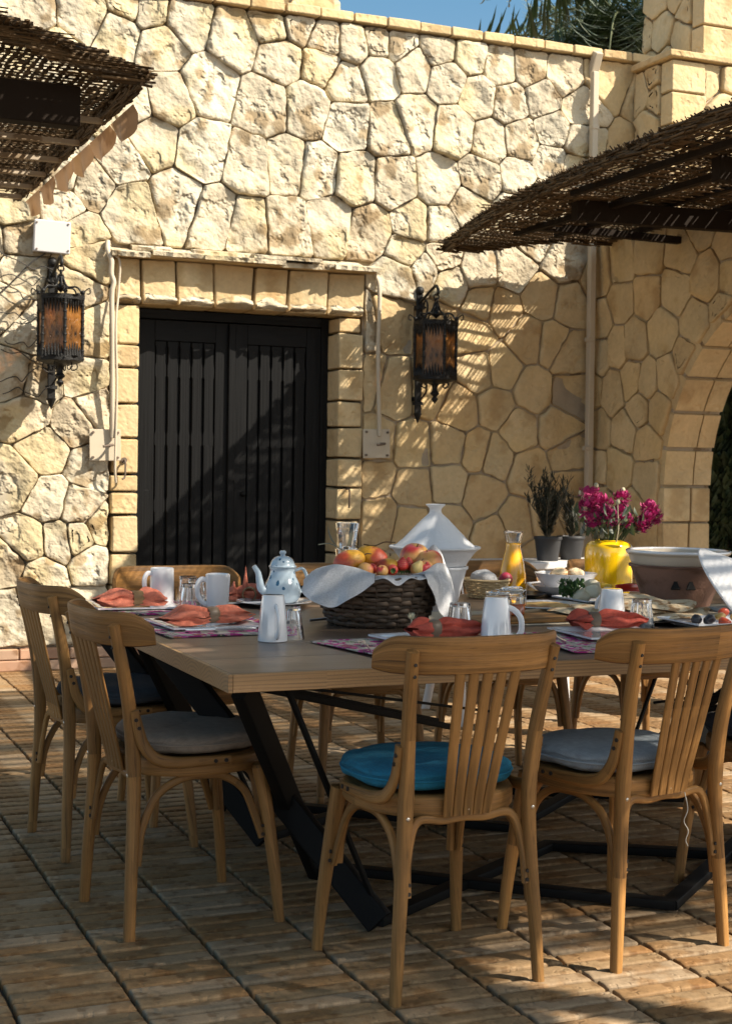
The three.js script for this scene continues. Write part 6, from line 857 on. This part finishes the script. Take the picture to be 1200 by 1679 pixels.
// bread, cheese, omelette, salad
{ const tray = top('bread_platter', roundPlate(0.20, 0.014), std([0.17, 0.125, 0.095], 0.5), 'dark round platter under the flat breads', 'platter', at(1.70, 0.80), 0);
  const flat = (seed) => { const o = seed * 7.3, f = (u, v, up) => { const a = u * TAU, r = v * (0.115 + 0.012 * noise(Math.cos(a) * 2 + o, Math.sin(a) * 2, seed)), x = r * Math.cos(a), z = r * Math.sin(a), th = 0.011 * (1 - v ** 8) + 0.001; return [x, (up ? th : 0) + 0.012 * fbm(x * 9 + o, z * 9, seed, 3) + 0.006 * v ** 3 * Math.sin(a * 3 + o), z, x * 5 + o, z * 5]; }; return [grid(44, 10, (u, v) => f(u, v, true), true), grid(44, 10, (u, v) => f(1 - u, v, false), true)]; };
  const spots = [['flat bread at the bottom of the pile', 1.70, 0.80, 0.012, 19], ['flat bread at the front of the pile beside the glass', 1.74, 0.72, 0.020, 7], ['browned flat bread at the right of the pile', 1.80, 0.78, 0.030, 5], ['flat bread in the middle of the pile', 1.70, 0.82, 0.034, 11], ['flat bread second from the top, with a blistered edge', 1.75, 0.80, 0.046, 13], ['topmost flat bread of the pile', 1.70, 0.85, 0.056, 3], ['flat bread at the left, partly over the runner', 1.56, 0.97, 0.018, 17], ['small flat bread overlapping the left one, behind the mug', 1.60, 0.90, 0.030, 23]];
  spots.forEach(([l, a, b, y, s], i) => { const m = top('flat_bread', flat(s), crust, l, 'bread', at(a, b, y), s); m.rotation.set((i % 3 - 1) * 0.04, s, ((i * 2) % 3 - 1) * 0.035); });
  top('round_plate', roundPlate(0.155), china, 'white plate holding the flat omelette', 'plate', at(1.55, 1.22), 0);
  top('omelette', grid(48, 8, (u, v) => { const a = u * TAU, r = v * 0.125 * (1 + 0.05 * noise(Math.cos(a) * 3, Math.sin(a) * 3, 2)), x = r * Math.cos(a), z = r * Math.sin(a); return [x, 0.010 + 0.010 * (1 - v ** 4) + 0.003 * noise(x * 40, z * 40, 3), z, x * 4, z * 4]; }, true), std([1, 1, 1], 0.6, { map: tex(256, 256, (x, y) => { const d = step(-0.1, 0.35, fbm(x * 6, y * 6, 8, 5, 6)); return [lerp(0.66, 0.42, d), lerp(0.40, 0.17, d), lerp(0.13, 0.045, d)]; }) }), 'golden brown omelette on the white plate', 'omelette', at(1.55, 1.22, 0.001), 0);
  const pl = top('cheese_platter', squarePlate(0.30, 0.02).map((g) => g.scale(1.15, 1, 0.8)), china, 'long white platter of cheese and vegetables before the yellow vase', 'platter', at(1.93, 1.40), ang(2));
  const R = rng(99), cheeseM = std([0.74, 0.66, 0.48], 0.6);
  const curd = (k) => disp(mergeVertices(new THREE.IcosahedronGeometry(0.030, 3), 1e-4), (v) => { const n = 1 + 0.5 * fbm(v.x * 50 + k, v.y * 50, v.z * 50, 3); v.set(v.x * n * 1.2, v.y * n * 0.8, v.z * n); });
  [['biggest lump of white cheese on the long platter', 1.845, 1.36, 0.045], ['lump of white cheese beside the parsley', 1.80, 1.38, 0.03], ['lump of white cheese on top, before the vase', 1.875, 1.42, 0.062], ['small lump of cheese at the right end of the pile', 1.905, 1.35, 0.035]].forEach(([l, a, b, y], i) => top('cheese_lump', curd(i * 9), cheeseM, l, 'cheese', at(a, b, y), i));
  const pc = (rgbv, label, a, b, y, turn, len, name) => top(name, sweep([[-len / 2, 0, 0], [0, 0.004, 0.004], [len / 2, 0, 0]], () => [0.016, 0.010], { n: 10, seg: 10, power: 2.6 }), phys(rgbv, 0.25, { clearcoat: 0.4 }), label, 'pepper', at(a, b, y), ang(turn));
  pc([0.48, 0.02, 0.012], 'long red pepper strip before the vase', 1.995, 1.36, 0.055, 6, 0.115, 'red_pepper'); pc([0.78, 0.48, 0.01], 'yellow pepper strip standing at the right end of the platter', 2.085, 1.36, 0.05, 70, 0.055, 'yellow_pepper'); pc([0.78, 0.50, 0.02], 'yellow pepper piece right at the platter corner', 2.10, 1.27, 0.035, 20, 0.05, 'yellow_pepper'); pc([0.74, 0.46, 0.02], 'yellow pepper piece among the cheese', 1.93, 1.42, 0.05, 120, 0.06, 'yellow_pepper'); pc([0.50, 0.03, 0.02], 'small red pepper piece among the cheese', 1.925, 1.33, 0.03, 40, 0.03, 'red_pepper');
  const cu = std([0.34, 0.42, 0.20], 0.5); top('cucumber_slices', Array.from({ length: 5 }, (_, k) => new THREE.CylinderGeometry(0.02, 0.02, 0.004, 20).rotateZ(0.3).translate(k * 0.022, 0.02 + k * 0.002, 0)), cu, 'row of green cucumber slices along the platter edge', 'cucumber', at(1.88, 1.29), ang(0));
  const ps = thing('parsley', 'bunch of dark green parsley at the left end of the cheese platter', 'parsley', at(1.775, 1.41, 0.02), 0), pl2 = []; for (let k = 0; k < 260; k++) { const d = V(R() - 0.5, R() * 0.8, R() - 0.5); pl2.push([d.x * 0.085, d.y * 0.075, d.z * 0.07, R() * TAU, R() * 1.5, 0.6 + R() * 0.7, R()]); } part(ps, 'stem', Array.from({ length: 8 }, (_, k) => tube([[0, 0, 0], [Math.cos(k) * 0.02, 0.03, Math.sin(k) * 0.02], [Math.cos(k) * 0.03, 0.05, Math.sin(k) * 0.03]], 0.0014)), greenM2()); leaves(ps, 'foliage', leafGeo(0.016, 0.012, 0.4), leafMat, pl2, (k) => [0.03 + 0.03 * k, 0.085 + 0.06 * k, 0.02]);
  function greenM2() { return std([0.06, 0.13, 0.03], 0.7); }
  top('salad_platter', squarePlate(0.28, 0.03).map((g) => g.scale(1.2, 1, 0.85)), china, 'white platter of chopped salad at the right edge', 'platter', at(1.80, 0.52), ang(-2));
  const chunk = (k) => disp(mergeVertices(new THREE.IcosahedronGeometry(0.017, 2), 1e-4), (v) => { const n = 1 + 0.4 * noise(v.x * 60 + k, v.y * 60, v.z * 60); v.multiplyScalar(n); v.y *= 0.8; });
  const salad = (name, c, labels, cat) => labels.forEach(([l, a, b, y], i) => top(name, chunk(a * 90 + i), phys(c, 0.3, { clearcoat: 0.3 }), l, cat, at(a, b, y + 0.02), i));
  salad('black_olive', [0.03, 0.025, 0.028], [['black olive at the left end of the salad platter', 1.735, 0.57, 0.005], ['second black olive, just right of the leftmost', 1.765, 0.545, 0.006]], 'olive');
  salad('tomato_piece', [0.56, 0.07, 0.02], [['red tomato piece in the middle of the salad', 1.785, 0.49, 0.004], ['red tomato piece at the right of the salad', 1.88, 0.49, 0.006], ['tomato piece on top of the salad, near the chair rail', 1.86, 0.60, 0.024]], 'tomato');
  salad('roast_potato', [0.62, 0.36, 0.09], [['golden chunk of potato in the salad, left one', 1.81, 0.55, 0.014], ['golden chunk of potato in the salad, right one', 1.865, 0.54, 0.012], ['golden chunk of potato at the front of the salad', 1.825, 0.47, 0.010]], 'potato');
}
renderer.render(scene, camera);
